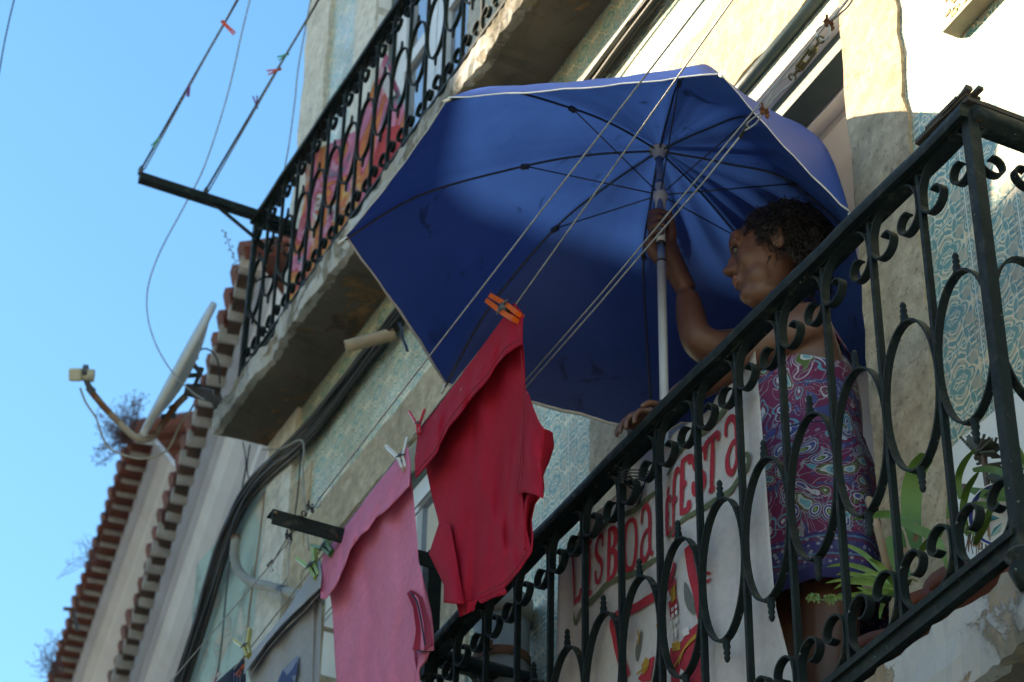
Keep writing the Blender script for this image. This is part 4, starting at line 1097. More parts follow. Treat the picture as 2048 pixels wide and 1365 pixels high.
b.add(vs, fs); thick(b.build('reflector', M['dish'], sat, True), .003)
T = lambda P, d=dd: [tuple(DP(u, v, d)) for u, v in P]
MB().tube(smooth_curve(T([(178, 778), (215, 822), (262, 868), (285, 880), (308, 872), (330, 842), (352, 812), (372, 792)]), 5), .0125, 10).build('feed_arm', simple('rusty_white_paint', (.34, .27, .20), (.16, .055, .02), 5, .8, .4, lo=.46, hi=.54), sat, True)
b = MB(); cl = DP(152, 750, dd); b.obox(cl, IR, IU, IB, .024, .024, .024); o = b.build('receiver', M['cream'], sat); bv = o.modifiers.new('bevel', 'BEVEL'); bv.width = .008; bv.segments = 3
b = MB(); b.tube([DP(166, 750, dd), DP(188, 752, dd)], [.022, .024], 14); b.build('feed_horn', M['cream'], sat, True)
b = MB(); b.tube([DP(167, 744, dd), DP(176, 744, dd)], .026, 14).obox(DP(174, 764, dd), (IR*.4-IU).normalized(), IB, IR, .030, .012, .010).obox(DP(182, 780, dd), (IR-IU).normalized(), IB, (IR+IU).normalized(), .014, .014, .012)
b.build('receiver_clamp', M['greymetal'], sat)
b = MB()
for a, e, r in (((386, 728), (400, 745), .009), ((376, 752), (402, 750), .009), ((402, 742), (390, 770), .008), ((340, 812), (350, 826), .010), ((322, 834), (352, 832), .010), ((404, 735), (398, 752), .010)):
    b.tube([DP(*a, dd), DP(*e, dd)], r, 8)
b.obox(DP(398, 786, dd), (IR-IU*.25).normalized(), (IU+IR*.25).normalized(), IB, .050, .022, .03).obox(DP(425, 798, dd), (IR-IU*.35).normalized(), (IU+IR*.35).normalized(), IB, .04, .014, .02)
b.tube([DP(405, 770, dd), DP(372, 772, dd)], .006, 8).tube([DP(436, 790, dd), DP(448, 830, dd-.0), DP(462, 866, dd)], .013, 8).tube([DP(428, 800, dd), DP(440, 845, dd), DP(458, 862, dd)], .010, 8)
b.build('wall_mount', M['greymetal'], sat)
MB().tube(smooth_curve(T([(160, 776), (172, 806), (192, 836), (200, 860), (214, 892), (240, 908), (280, 918), (315, 912), (338, 896), (355, 860), (362, 845), (380, 822), (388, 808)]), 5), .0042, 6).build('coax_cable', simple('dirty_white_cable', (.36, .34, .28), (.26, .24, .20), 20, .6), sat, True)
MB().tube(smooth_curve(T([(395, 720), (398, 703), (412, 698), (428, 708), (437, 730), (440, 770)]), 5), .0032, 6).build('coax_cable', M['cable'], sat, True)
# ------------------------------------------------------------------ twigs and weeds
def twigs(name, label, cat, base, targets, d, m, seed, r=.0022, fuzz=0):
    rnd = random.Random(seed); b = MB()
    for (u, v, n_, sp) in targets:
        for i in range(n_):
            e = (u+rnd.uniform(-sp, sp), v+rnd.uniform(-sp, sp)); bb = (base[0]+rnd.uniform(-12, 12), base[1]+rnd.uniform(-6, 10))
            mid = ((bb[0]+e[0])/2+rnd.uniform(-12, 12), (bb[1]+e[1])/2+rnd.uniform(-10, 10)); dz = rnd.uniform(-.12, .12)
            P = [DP(*bb, d), DP(*mid, d+dz*.5), DP(*e, d+dz)]
            P = [tuple(x) for x in smooth_curve([tuple(x) for x in P], 4)]
            b.tube(P, [r*(1-.7*k/len(P)) for k in range(len(P))], 4)
            for k in range(3+fuzz):
                s_ = Vector(P[rnd.randrange(3, len(P))]); q = s_+Vector((rnd.uniform(-1, 1), rnd.uniform(-1, 1), rnd.uniform(-.3, 1)))*.045
                b.tube([s_, s_.lerp(q, .6)+V(0,0,.004), q], [r*.5, r*.4, r*.2], 3)
                if fuzz: b.ball(q, r*1.6, 5, 4)
    return tag(b.build(name, m, None), label, cat)
twigs('roof_weed', 'leafless purplish bush growing from the top of the far red eave', 'plant', (255, 880), [(215, 840, 16, 24), (250, 815, 18, 22), (278, 808, 10, 14), (225, 880, 16, 24), (205, 915, 10, 22), (240, 860, 16, 20)], 13.4, M['twig'], 3, .0026, 2)
twigs('roof_weed', 'fine dry grass blades leaning out from the middle of the red eave', 'plant', (185, 1118), [(135, 1130, 3, 6), (120, 1160, 3, 8), (175, 1080, 5, 12), (165, 1080, 4, 10)], 14.6, M['twig'], 4, .0022)
twigs('roof_weed', 'feathery weed at the very bottom of the red eave, lower left', 'plant', (118, 1340), [(85, 1310, 10, 18), (100, 1295, 8, 14), (75, 1345, 8, 14), (112, 1270, 5, 10)], 16, M['twig'], 5, .0026, 1)
b = MB(); P = smooth_curve(T([(474, 540), (470, 522), (462, 500), (455, 480), (448, 462)], 9.6), 6)
b.tube(P, .0018, 4)
for i, pp in enumerate(P[::2]): b.ball(Vector(pp)+IR*(.008 if i % 2 else -.008)*(1+.4*math.sin(i)), (.006, .003, .005), 6, 4)
tag(b.build('creeper', simple('dry_weed', (.20, .19, .15), None, 20), None), 'thin dry shoot sticking up beside the end of the upper railing', 'plant')
an = thing('roof_antenna', 'small rusty pipe bracket sticking out from the red eave at lower left', 'antenna', tuple(DP(150, 1220, 15)))
MB().tube([DP(127, 1218, 15), DP(152, 1219, 15)], .012, 8).build('pipe', M['rust'], an); MB().tube([DP(147, 1217, 15), DP(150, 1240, 15), DP(156, 1262, 15)], .010, 8).build('stay', M['greymetal'], an)

# ------------------------------------------------------------------ cables, conduits and pipes on the facade
def cable_run(name, label, pts, n, spread, y, r, m, seed, cat='cables'):
    rnd = random.Random(seed); t = thing(name, label, cat, tuple(PY(*pts[len(pts)//2], y)))
    for k in range(n):
        o1 = rnd.uniform(-spread, spread); ph = rnd.uniform(0, 6)
        P = [(u+o1*.72+2.5*math.sin(i*1.3+ph), v+o1*.7+2.5*math.cos(i*1.1+ph)) for i, (u, v) in enumerate(pts)]
        yk = y-rnd.uniform(0, .03)
        MB().tube(smooth_curve([tuple(PY(u, v, yk)) for u, v in P], 5), rnd.uniform(*r), 7).build('cable', m, t, True)
    return t
cable_run('cable_bundle', 'thick bundle of black cables running along the facade under the upper balcony', [(1330, -30), (1240, 85), (1165, 182), (1060, 310), (940, 455), (800, 632), (720, 735), (640, 840), (590, 892), (545, 930), (506, 975), (474, 1030), (446, 1100), (420, 1180), (392, 1270), (355, 1390)], 15, 13, WY-.02, (.004, .008), M['cable'], 8)
tag(MB().tube([PY(1297, -10, WY-.05), PY(1160, 172, WY-.05), PY(1000, 380, WY-.05)], .009, 8).build('conduit', simple('zinc_pipe', (.20, .19, .17), (.12, .11, .10), 9, .5), None), 'thin grey conduit beside the black cables at the top, above the umbrella', 'pipe')
def hang(label, pts, y, r, m='cable'):
    return tag(MB().tube(smooth_curve([tuple(PY(u, v, y)) for u, v in pts], 6), r, 6).build('hanging_cable', M[m], None, True), label, 'cable')
hang('thin dark cable hanging straight down the stone strip at lower left', [(530, 985), (521, 1060), (512, 1130), (500, 1210), (492, 1290), (486, 1350)], WY-.03, .0035, 'drystem')
hang('dark cable hanging from the bundle down the green plaster', [(462, 1110), (452, 1190), (445, 1270), (436, 1345)], WY-.03, .003)
hang('black drop cable hanging just right of the corner strips', [(602, 900), (598, 960), (590, 1030), (580, 1090)], WY-.03, .0028)
hang('pale cable arching out of the bundle and down past the bracket', [(525, 900), (560, 898), (590, 884), (604, 882), (608, 900), (606, 950), (612, 1040), (617, 1100)], WY-.06, .0034, 'pvc')
hang('left one of the thin slack cables looping down below the upper slab end', [(486, 885), (492, 930), (484, 980), (490, 1000)], WY+.0, .003)
hang('right one of the thin slack cables looping down below the upper slab end', [(500, 890), (494, 935), (500, 975), (488, 1010)], WY+.0, .003)
cp_ = thing('bent_conduit', 'grey conduit pipe bent upward with an open rusty end, lower left', 'pipe', tuple(PY(480, 1140, WY-.07)))
MB().tube(smooth_curve([tuple(PY(u, v, WY-.07)) for u, v in ((472, 1078), (469, 1110), (476, 1140), (500, 1163), (540, 1174), (590, 1188), (640, 1204))], 8), .0165, 14).build('pipe', M['pvc'], cp_, True)
p_ = PY(472, 1076, WY-.07); MB().tube([p_-V(0,0,.012), p_+V(0,0,.003)], .0172, 14).build('rusty_end', M['rust'], cp_)
a_, b2_ = PY(562, 1180, WY-.07), PY(572, 1183, WY-.07); MB().tube([a_, b2_], .0178, 14).build('black_tape', M['cable'], cp_)
dr = thing('drain_spout', 'short terracotta-coloured drain spout poking out beneath the upper balcony', 'pipe', tuple(PY(740, 680, WY)))
a_, b2_ = PY(691, 694, FY+.045), PY(790, 668, WY-.02)
d_ = (b2_-a_).normalized(); sx = d_.orthogonal().normalized(); sy = d_.cross(sx)
vs = []; 
for rr, pp in ((.015, a_), (.021, a_), (.021, b2_)):
    for k in range(16): vs.append(pp+(sx*math.cos(2*PI*k/16)+sy*math.sin(2*PI*k/16))*rr)
vs += [v+d_*.08 for v in vs[:16]]
MB().add(vs, [(16*j+k, 16*j+(k+1) % 16, 16*j+16+(k+1) % 16, 16*j+16+k) for j in range(2) for k in range(16)]+[(k, 48+k, 48+(k+1) % 16, (k+1) % 16) for k in range(16)]).build('spout', simple('clay_pipe', (.34, .25, .16), (.22, .16, .11), 9, .8), dr, True)
MB().add([v for v in vs[48:64]], [tuple(range(16))]).build('bore', M['dark'], dr)
dp = thing('downpipe', 'pale vertical downpipe on the tiles behind the near railing, held by a rusty clamp', 'pipe', tuple(PY(1003, 1300, 2.42)))
xp = PY(1003, 1300, 2.42).x
MB().tube([(xp, 2.42, 3.0), (xp, 2.42, 4.93)], .071, 28).build('pipe', M['pvc'], dp, True)
zc_ = PY(1003, 1262, 2.35).z
MB().tube([(xp, 2.42, zc_-.012), (xp, 2.42, zc_+.012)], .0745, 28).box((xp+.055, 2.33, zc_-.012), (xp+.075, 2.36, zc_+.012)).build('clamp', M['rust'], dp, False)
MB().tube([(xp, 2.42, 4.90), (xp, 2.42, 4.96)], .078, 28).build('collar', M['pvc'], dp, True)
# painted tile plaque at the top right
pq = thing('wall_plaque', 'framed painted tile plaque on the sunlit tiles at the top right', 'plaque', (-2.9, WY, 5.5))
qx0, qx1, qz0, qz1 = -3.043, -2.50, 5.318, 5.78
MB().box((qx0, WY-.03, qz0), (qx1, WY-.004, qz1)).build('panel', simple('plaque_glaze', (.74, .70, .60), (.68, .64, .55), 9, .3), pq)
b = MB(); b.box((qx0-.004, WY-.042, qz0-.012), (qx1, WY-.002, qz0-.002)); b.build('ledge', simple('grey_ledge', (.30, .26, .19), (.2, .17, .12), 20), pq)
b = MB(); rnd = random.Random(2)
for i in range(46):
    x = qx0+.018+.012*math.sin(i*1.7)+ (0 if i % 2 else rnd.uniform(0, .02)); z = qz0+.01+i*.0098
    b.obox((x, WY-.032, z), V(1,0,0), V(0,0,1), V(0,1,0), rnd.uniform(.004, .010), rnd.uniform(.002, .006), .0012)
    x = qx0+.02+i*.011; z = qz0+.022+.010*math.sin(i*1.3); b.obox((x, WY-.032, z), V(1,0,0), V(0,0,1), V(0,1,0), rnd.uniform(.003, .009), rnd.uniform(.003, .008), .0012)
b.build('painted_border', flat('ochre_glaze', (.55, .36, .08)), pq)
b = MB()
for i in range(30):
    t = i*.5; x = qx0+.055+i*.008; z = qz0+.055+.02*math.sin(t*1.3)+(i*.0005)
    b.obox((x, WY-.0325, z), V(math.cos(t), 0, math.sin(t)), V(-math.sin(t), 0, math.cos(t)), V(0,1,0), .008, .0022, .0012)
b.build('painted_scroll', flat('blue_glaze', (.12, .16, .42)), pq)
# ------------------------------------------------------------------ the woman
def skin_chain(chains, links=None, sub=2):
    """chains: list of [(point, radius)...]; first point of later chains may name an existing vertex by ('at', index)"""
    me = bpy.data.meshes.new('sk'); vs = []; es = []; rs = []
    for ch in chains:
        prev = None
        for p in ch:
            if isinstance(p[0], str): prev = p[1]; continue
            vs.append(tuple(p[0])); rs.append(p[1]); k = len(vs)-1
            if prev is not None: es.append((prev, k))
            prev = k
    me.from_pydata(vs, es, []); o = bpy.data.objects.new('sk', me); COL.objects.link(o)
    o.modifiers.new('s', 'SKIN'); me.skin_vertices[0].data[0].use_root = True
    for i, r in enumerate(rs): me.skin_vertices[0].data[i].radius = r if isinstance(r, tuple) else (r, r)
    sb = o.modifiers.new('u', 'SUBSURF'); sb.levels = sub; sb.render_levels = sub
    return o
def to_mesh_data(o):
    dg = bpy.context.evaluated_depsgraph_get(); dg.update(); e = o.evaluated_get(dg); m = e.to_mesh()
    vs = [tuple(v.co) for v in m.vertices]; fs = [tuple(p.vertices) for p in m.polygons]; e.to_mesh_clear()
    me = o.data; bpy.data.objects.remove(o); bpy.data.meshes.remove(me); return vs, fs
def fuse(name, parts, voxel, m, parent, smooth_it=6, smf=.5):
    b = MB()
    for vs, fs in parts: b.add(vs, fs)
    o = b.build(name+'_raw', None)
    rm = o.modifiers.new('r', 'REMESH'); rm.mode = 'VOXEL'; rm.voxel_size = voxel
    sm = o.modifiers.new('s', 'SMOOTH'); sm.iterations = smooth_it; sm.factor = smf
    vs, fs = to_mesh_data(o)
    return MB().add(vs, fs).build(name, m, parent, True)
HC = Vector((-3.69, 2.44, 5.165))
hf = Vector((-.60, -.80, -.03)).normalized(); hl = Vector((0,0,1)).cross(hf).normalized(); hu = hf.cross(hl)
HM = Matrix((hf, hl, hu)).transposed()
H3 = lambda x, y, z: HC + hf*x + hl*y + hu*z
wm = thing('person', 'woman with dark curly hair in a colourful sleeveless dress, holding the umbrella pole', 'person', (-3.72, 2.5, 3.8))
hd = MB()
def el(x, y, z, rx, ry, rz, tilt=0.):
    Mx = HM @ Matrix.Rotation(tilt, 3, 'Y'); hd.ball(H3(x, y, z), (rx, ry, rz), 20, 14, Mx)
el(-.015, 0, .035, .098, .076, .086)      # cranium
el(.022, 0, -.012, .070, .063, .098)      # face
el(.030, 0, -.074, .052, .046, .046)      # jaw
el(.062, 0, -.100, .024, .028, .020)      # chin
el(.030, 0, -.108, .046, .040, .026)      # under-chin
el(.034, .030, -.064, .032, .026, .040); el(.034, -.030, -.064, .032, .026, .040)   # jowls
el(.078, 0, .040, .022, .050, .030)       # forehead
el(.083, .027, .022, .014, .024, .008); el(.083, -.027, .022, .014, .024, .008)   # brows
el(.094, 0, -.006, .012, .0095, .030, -.30)  # nose bridge
el(.103, 0, -.027, .0155, .014, .012)     # nose tip
el(.092, .011, -.032, .011, .009, .009); el(.092, -.011, -.032, .011, .009, .009)
el(.085, 0, -.058, .014, .024, .0065, .1); el(.082, 0, -.070, .014, .021, .0075, -.1)   # lips
el(.072, 0, -.047, .018, .026, .012)
el(.050, .034, -.026, .032, .027, .036); el(.050, -.034, -.026, .032, .027, .036)  # cheeks
el(-.012, .074, -.010, .018, .007, .030, .15); el(-.012, -.074, -.010, .018, .007, .030, .15)  # ears
el(-.020, .081, -.006, .010, .006, .024, .15)
Lsh = Vector((-3.585, 2.455, 4.93)); Rsh = Vector((-3.92, 2.52, 5.09))
nk = Vector((-3.745, 2.49, 5.02)); chest = Vector((-3.735, 2.50, 4.86)); waist = Vector((-3.70, 2.50, 4.66)); pelv = Vector((-3.70, 2.50, 4.48))
Lel = PY(1462, 730, 2.33); Lwr = Vector((-3.82, 2.235, 4.775))
hz = PX(1325, 440, -3.94); Rwr = Vector((-3.965, 2.375, 5.235)); Rel = PY(1392, 690, 2.385)
body = skin_chain([
    [(pelv, (.125, .10)), (waist, (.125, .095)), (chest, (.135, .095)), (nk, .058), (H3(-.012, 0, -.09), .052)],
    [('at', 2), (Lsh.lerp(chest, .25), .062), (Lsh, .064), (Lsh.lerp(Lel, .5), .054), (Lel, .044), (Lel.lerp(Lwr, .5), .036), (Lwr, .026)],
    [('at', 2), (Rsh.lerp(chest, .25), .062), (Rsh, .062), (Rsh.lerp(Rel, .5)-V(0,0,.015), .056), (Rel, .047), (Rel.lerp(Rwr, .45), .040), (Rwr, .028)],
    [('at', 0), (pelv+V(.055, -.01, -.08), .085), (pelv+V(.06, -.02, -.30), .068), (pelv+V(.055, -.03, -.42), .055), (pelv+V(.06, .0, -.62), .036), (pelv+V(.06, -.03, -.66), .040)],
    [('at', 0), (pelv+V(-.065, .0, -.08), .085), (pelv+V(-.07, -.02, -.30), .068), (pelv+V(-.07, -.03, -.42), .055), (pelv+V(-.07, .0, -.62), .036), (pelv+V(-.07, -.03, -.66), .040)],
])
parts = [to_mesh_data(body), (hd.v, hd.f)]
# right hand closed round the pole
hb = MB(); pc = lambda z: JB+(SL-JB)*((z-JB.z)/(SL.z-JB.z))
er = Vector((IR.x, IR.y, 0)).normalized(); ef = Vector((-IB.x, -IB.y, 0)).normalized()*-1    # right in view / towards the viewer
def pol(z, deg, r): c = pc(z); a = math.radians(deg); return c + er*math.cos(a)*r + ef*math.sin(a)*r
ztop = SL.z-.035
for k, (z, rr) in enumerate(((ztop, .0080), (ztop-.021, .0088), (ztop-.043, .0090), (ztop-.065, .0080))):
    sw = (-130, -175, -225, -265, -300) if k != 3 else (-130, -172, -215, -250, -280)
    P = []
    for j, a in enumerate(sw):
        P.append(pol(z-.004*j, a, .0185+(.010 if j == 0 else .005 if j == 1 else .001)))
    P = smooth_curve([tuple(p) for p in P], 4); n_ = len(P)
    rad = [rr*(1.12-.38*i/n_+.10*math.exp(-((i-n_*.28)/1.6)**2)+.07*math.exp(-((i-n_*.62)/1.4)**2)) for i in range(n_)]
    hb.tube(P, rad, 10); hb.ball(P[-1], rad[-1]*1.02, 10, 8); hb.ball(P[0], rad[0]*1.1, 10, 8)
# palm and heel of the hand behind the pole
pal = [pol(ztop-.002, -110, .036), pol(ztop-.03, -100, .040), pol(ztop-.062, -88, .040), pol(ztop-.095, -70, .038), Rwr]
hb.tube([tuple(p) for p in smooth_curve([tuple(p) for p in pal], 4)], [.014+.008*math.sin(PI*i/17)+.010*(i/16) for i in range(17)], 12)
pal = [pol(ztop-.004, -75, .034), pol(ztop-.035, -68, .038), pol(ztop-.07, -60, .038), Rwr]
hb.tube([tuple(p) for p in smooth_curve([tuple(p) for p in pal], 4)], [.012+.012*(i/12) for i in range(13)], 12)
pal = [pol(ztop-.075, -140, .034), pol(ztop-.095, -120, .034), Rwr.lerp(pol(ztop-.1, -100, .035), .4), Rwr]
hb.tube([tuple(p) for p in smooth_curve([tuple(p) for p in pal], 4)], [.013+.010*(i/12) for i in range(13)], 12)
# thumb up the right side of the pole
P = smooth_curve([tuple(pol(ztop-.085, -55, .036)), tuple(pol(ztop-.055, -28, .030)), tuple(pol(ztop-.028, -8, .024)), tuple(pol(ztop-.004, 8, .020))], 4)
hb.tube(P, [.0145-.006*i/12 for i in range(13)], 10); hb.ball(P[-1], .0088, 10, 8)
# left hand resting over the handrail
zr = ztn(-3.86)+.047
fx = Vector((-1, 0, .02)); fyv = Vector((0, -1, 0))
wr_ = Lwr
kn = [Vector((-3.842-.0215*k, 2.205-.004*k, zr+.0165)) for k in range(4)]
for k in range(4):
    L_ = (.9, 1.0, .95, .78)[k]; c = kn[k]
    P = smooth_curve([tuple(c+V(.008, .024, .002)), tuple(c), tuple(c+V(-.004, -.026*L_, -.002)), tuple(c+V(-.006, -.040*L_, -.020)), tuple(c+V(-.007, -.042*L_, -.040*L_))], 4)
    n_ = len(P); hb.tube(P, [.0088*(1.05-.3*i/n_) for i in range(n_)], 10); hb.ball(P[-1], .0065, 10, 8)
hb.tube([tuple(p) for p in smooth_curve([tuple(wr_), (-3.835, 2.232, zr+.022), (-3.85, 2.21, zr+.016)], 5)], [.024-.007*i/10 for i in range(11)], 12)
hb.tube([tuple(p) for p in smooth_curve([tuple(wr_), (-3.870, 2.235, zr+.020), (-3.895, 2.212, zr+.014)], 5)], [.020-.006*i/10 for i in range(11)], 12)
P = smooth_curve([(-3.835, 2.225, zr+.016), (-3.812, 2.205, zr+.012), (-3.803, 2.180, zr+.006), (-3.803, 2.162, zr-.008)], 4)
hb.tube(P, [.0115-.004*i/12 for i in range(13)], 10); hb.ball(P[-1], .0072, 10, 8)
parts.append((hb.v, hb.f))
bd = fuse('body', parts, .0040, M['skin'], wm, 9, .5)
# eyes, lips colour, brows
for sg in (1, -1):
    e = MB(); e.ball(H3(.082, .027*sg, .004), (.0085, .012, .0085), 12, 8, HM); eo = e.build('eye', flat('eye_white', (.09, .08, .072), .35), wm, True)
    e = MB(); e.ball(H3(.0888, .027*sg, .004), (.0026, .0066, .0060), 10, 6, HM); e.build('iris', flat('dark_iris', (.02, .012, .01), .2), eo, True)
    e = MB()
    e.tube(smooth_curve([tuple(H3(.084, .012*sg, .012)), tuple(H3(.0915, .026*sg, .0135)), tuple(H3(.080, .042*sg, .009))], 5), .0022, 6)
    e.build('eyelash', M['dark'], wm, True)
    e = MB(); e.tube(smooth_curve([tuple(H3(.093, .012*sg, .026)), tuple(H3(.092, .03*sg, .032)), tuple(H3(.078, .046*sg, .027))], 5), .0026, 6); e.build('eyebrow', flat('brow_hair', (.07, .045, .035), .9), wm, True)
e = MB(); e.ball(H3(.0905, 0, -.0585), (.008, .021, .0048), 14, 8, HM); e.ball(H3(.0875, 0, -.0685), (.008, .018, .0055), 14, 8, HM)
e.build('lips', flat('lip_skin', (.36, .11, .09), .45), wm, True)
# curly hair
hr = MB(); rnd = random.Random(12)
hr.ball(H3(-.024, 0, .036), (.098, .083, .084), 20, 14, HM)
def curl(base, nrm, L_, r, turns, rad, droop):
    nrm = nrm.normalized(); u = nrm.orthogonal().normalized(); v = nrm.cross(u); P = []; n_ = 16; ph = rnd.uniform(0, 6)
    for i in range(n_+1):
        t = i/n_; a = ph+turns*2*PI*t; rr = r*(1-.35*t)*min(1, t*5)
        P.append(base+nrm*L_*t*(1-.3*t)+(u*math.cos(a)+v*math.sin(a))*rr+V(0,0,-droop*t*t))
    hr.tube(P, [rad*(1-.55*i/n_) for i in range(n_+1)], 4, False)
cnt = 0
while cnt < 1250:
    th = rnd.uniform(0, 2*PI); cz = rnd.uniform(-.75, 1); sz = math.sqrt(1-cz*cz)
    q = Vector((sz*math.cos(th), sz*math.sin(th), cz))          # local: x fwd, y left, z up
    x, y, z = -.024+.095*q.x, .080*q.y, .034+.084*q.z
    if x > .052 and z < .075: continue          # face stays free
    if x > .030 and z < .030: continue
    if x > .008 and z < -.012: continue
    lowback = z < -.01
    base = H3(x, y, z); nrm = hf*q.x+hl*q.y+hu*(q.z*.8+.15) + Vector((rnd.uniform(-.5, .5), rnd.uniform(-.5, .5), rnd.uniform(-.3, .3)))
    curl(base, nrm, rnd.uniform(.012, .036)*(1.15 if q.x < 0 else .85), rnd.uniform(.006, .013), rnd.uniform(.7, 1.7), rnd.uniform(.0008, .0019), rnd.uniform(.0, .03)+(.02 if lowback else 0)); cnt += 1
for k in range(170):      # longer hair at the nape
    q = Vector((-.085+rnd.uniform(-.02, .045), rnd.uniform(-.075, .075), rnd.uniform(-.07, 0)))
    curl(H3(*q), hf*-.6+hl*(q.y*6)+V(0,0,-.9), rnd.uniform(.03, .07), rnd.uniform(.007, .012), rnd.uniform(.8, 1.6), rnd.uniform(.001, .002), .01)
hm = N('curly_hair'); hcol = hm.ramp(hm.noise(22, 2), [(.36, (.012, .009, .008)), (.58, (.022, .018, .016)), (.70, (.09, .082, .076))])
hr.build('hair', hm.fin(hcol, .42), wm, True)
# dress: closed rings around the torso
def ring_pts(c, rx, ry, z, n=40, ph=0., wob=0., yaw=.2):
    out = []
    for k in range(n):
        a = 2*PI*k/n; s_ = 1+wob*math.sin(5*a+ph)+wob*.6*math.sin(9*a+ph*2+z*9)
        x, y = rx*math.cos(a)*s_, ry*math.sin(a)*s_
        out.append((c[0]+x*math.cos(yaw)-y*math.sin(yaw), c[1]+x*math.sin(yaw)+y*math.cos(yaw), z))
    return out
db = MB(); lev = [(4.905, .122, .098, -3.742, 2.497, 0), (4.87, .140, .110, -3.738, 2.497, .003), (4.82, .150, .121, -3.73, 2.495, .006), (4.76, .146, .118, -3.72, 2.497, .008), (4.70, .134, .110, -3.71, 2.50, .012), (4.66, .130, .108, -3.706, 2.50, .014), (4.655, .138, .114, -3.706, 2.50, .02), (4.62, .146, .122, -3.705, 2.50, .022), (4.55, .158, .134, -3.705, 2.50, .026), (4.48, .166, .142, -3.706, 2.50, .03), (4.42, .172, .146, -3.706, 2.498, .035), (4.36, .180, .152, -3.707, 2.495, .04), (4.30, .186, .156, -3.707, 2.493, .045), (4.245, .190, .158, -3.707, 2.493, .05)]
vs = []; nR = 56
for i, (z, rx, ry, cx, cy, wb) in enumerate(lev): vs += ring_pts((cx, cy), rx, ry, z, nR, i*.35, wb)
for k in range(nR): vs[k] = (vs[k][0], vs[k][1], vs[k][2]+.018*math.sin(2*PI*k/nR*2))
fs = [(i*nR+k, i*nR+(k+1) % nR, (i+1)*nR+(k+1) % nR, (i+1)*nR+k) for i in range(len(lev)-1) for k in range(nR)]
db.add(vs, fs)
up_ = [(4.900, .126, .104, 2, 178), (4.935, .122, .102, 6, 172), (4.97, .114, .094, 12, 165), (5.005, .100, .080, 22, 156), (5.03, .082, .064, 36, 142)]
vv = []; K_ = 30
for z, rx, ry, a0_, a1_ in up_:
    for k in range(K_+1):
        a = math.radians(a0_+(a1_-a0_)*k/K_-12); x, y = rx*math.cos(a), ry*math.sin(a)
        vv.append((-3.742+x*math.cos(.2)-y*math.sin(.2), 2.500+x*math.sin(.2)+y*math.cos(.2), z-(.03*(k/K_-.5)*2*-1)*0+.05*(k/K_-.35)))
db.add(vv, [(j*(K_+1)+k, j*(K_+1)+k+1, (j+1)*(K_+1)+k+1, (j+1)*(K_+1)+k) for j in range(4) for k in range(K_)])
def strapm(P, w):
    P = smooth_curve([tuple(p) for p in P], 6); c0 = chest
    vv = []
    for i, p in enumerate(P):
        p = Vector(p); t = (Vector(P[min(i+1, len(P)-1)])-Vector(P[max(0, i-1)])).normalized(); o_ = (p-Vector((chest.x, chest.y, p.z-.06))).normalized(); s_ = t.cross(o_).normalized()
        ww = w*(1+.5*abs(i/len(P)-.5)*2)
        vv += [p-s_*ww, p+o_*.004, p+s_*ww]
    db.add(vv, [(3*i+e, 3*i+e+1, 3*i+4+e, 3*i+3+e) for i in range(len(P)-1) for e in (0, 1)])
strapm([(-3.655, 2.40, 4.89), (-3.65, 2.425, 4.96), (-3.648, 2.475, 5.005), (-3.645, 2.53, 4.99), (-3.64, 2.585, 4.90)], .033)
strapm([(-3.80, 2.385, 4.89), (-3.845, 2.43, 5.00), (-3.85, 2.49, 5.065), (-3.835, 2.55, 5.03), (-3.81, 2.60, 4.90)], .030)
md = mat_dress()
do = db.build('dress', md, wm, True); thick(do, .003)
b = MB(); b.tube(ring_pts((-3.706, 2.50), .1345, .112, 4.657, 40)+[ring_pts((-3.706, 2.50), .1345, .112, 4.657, 40)[0]], .0035, 6); b.build('waist_seam', M['navy'], do, True)
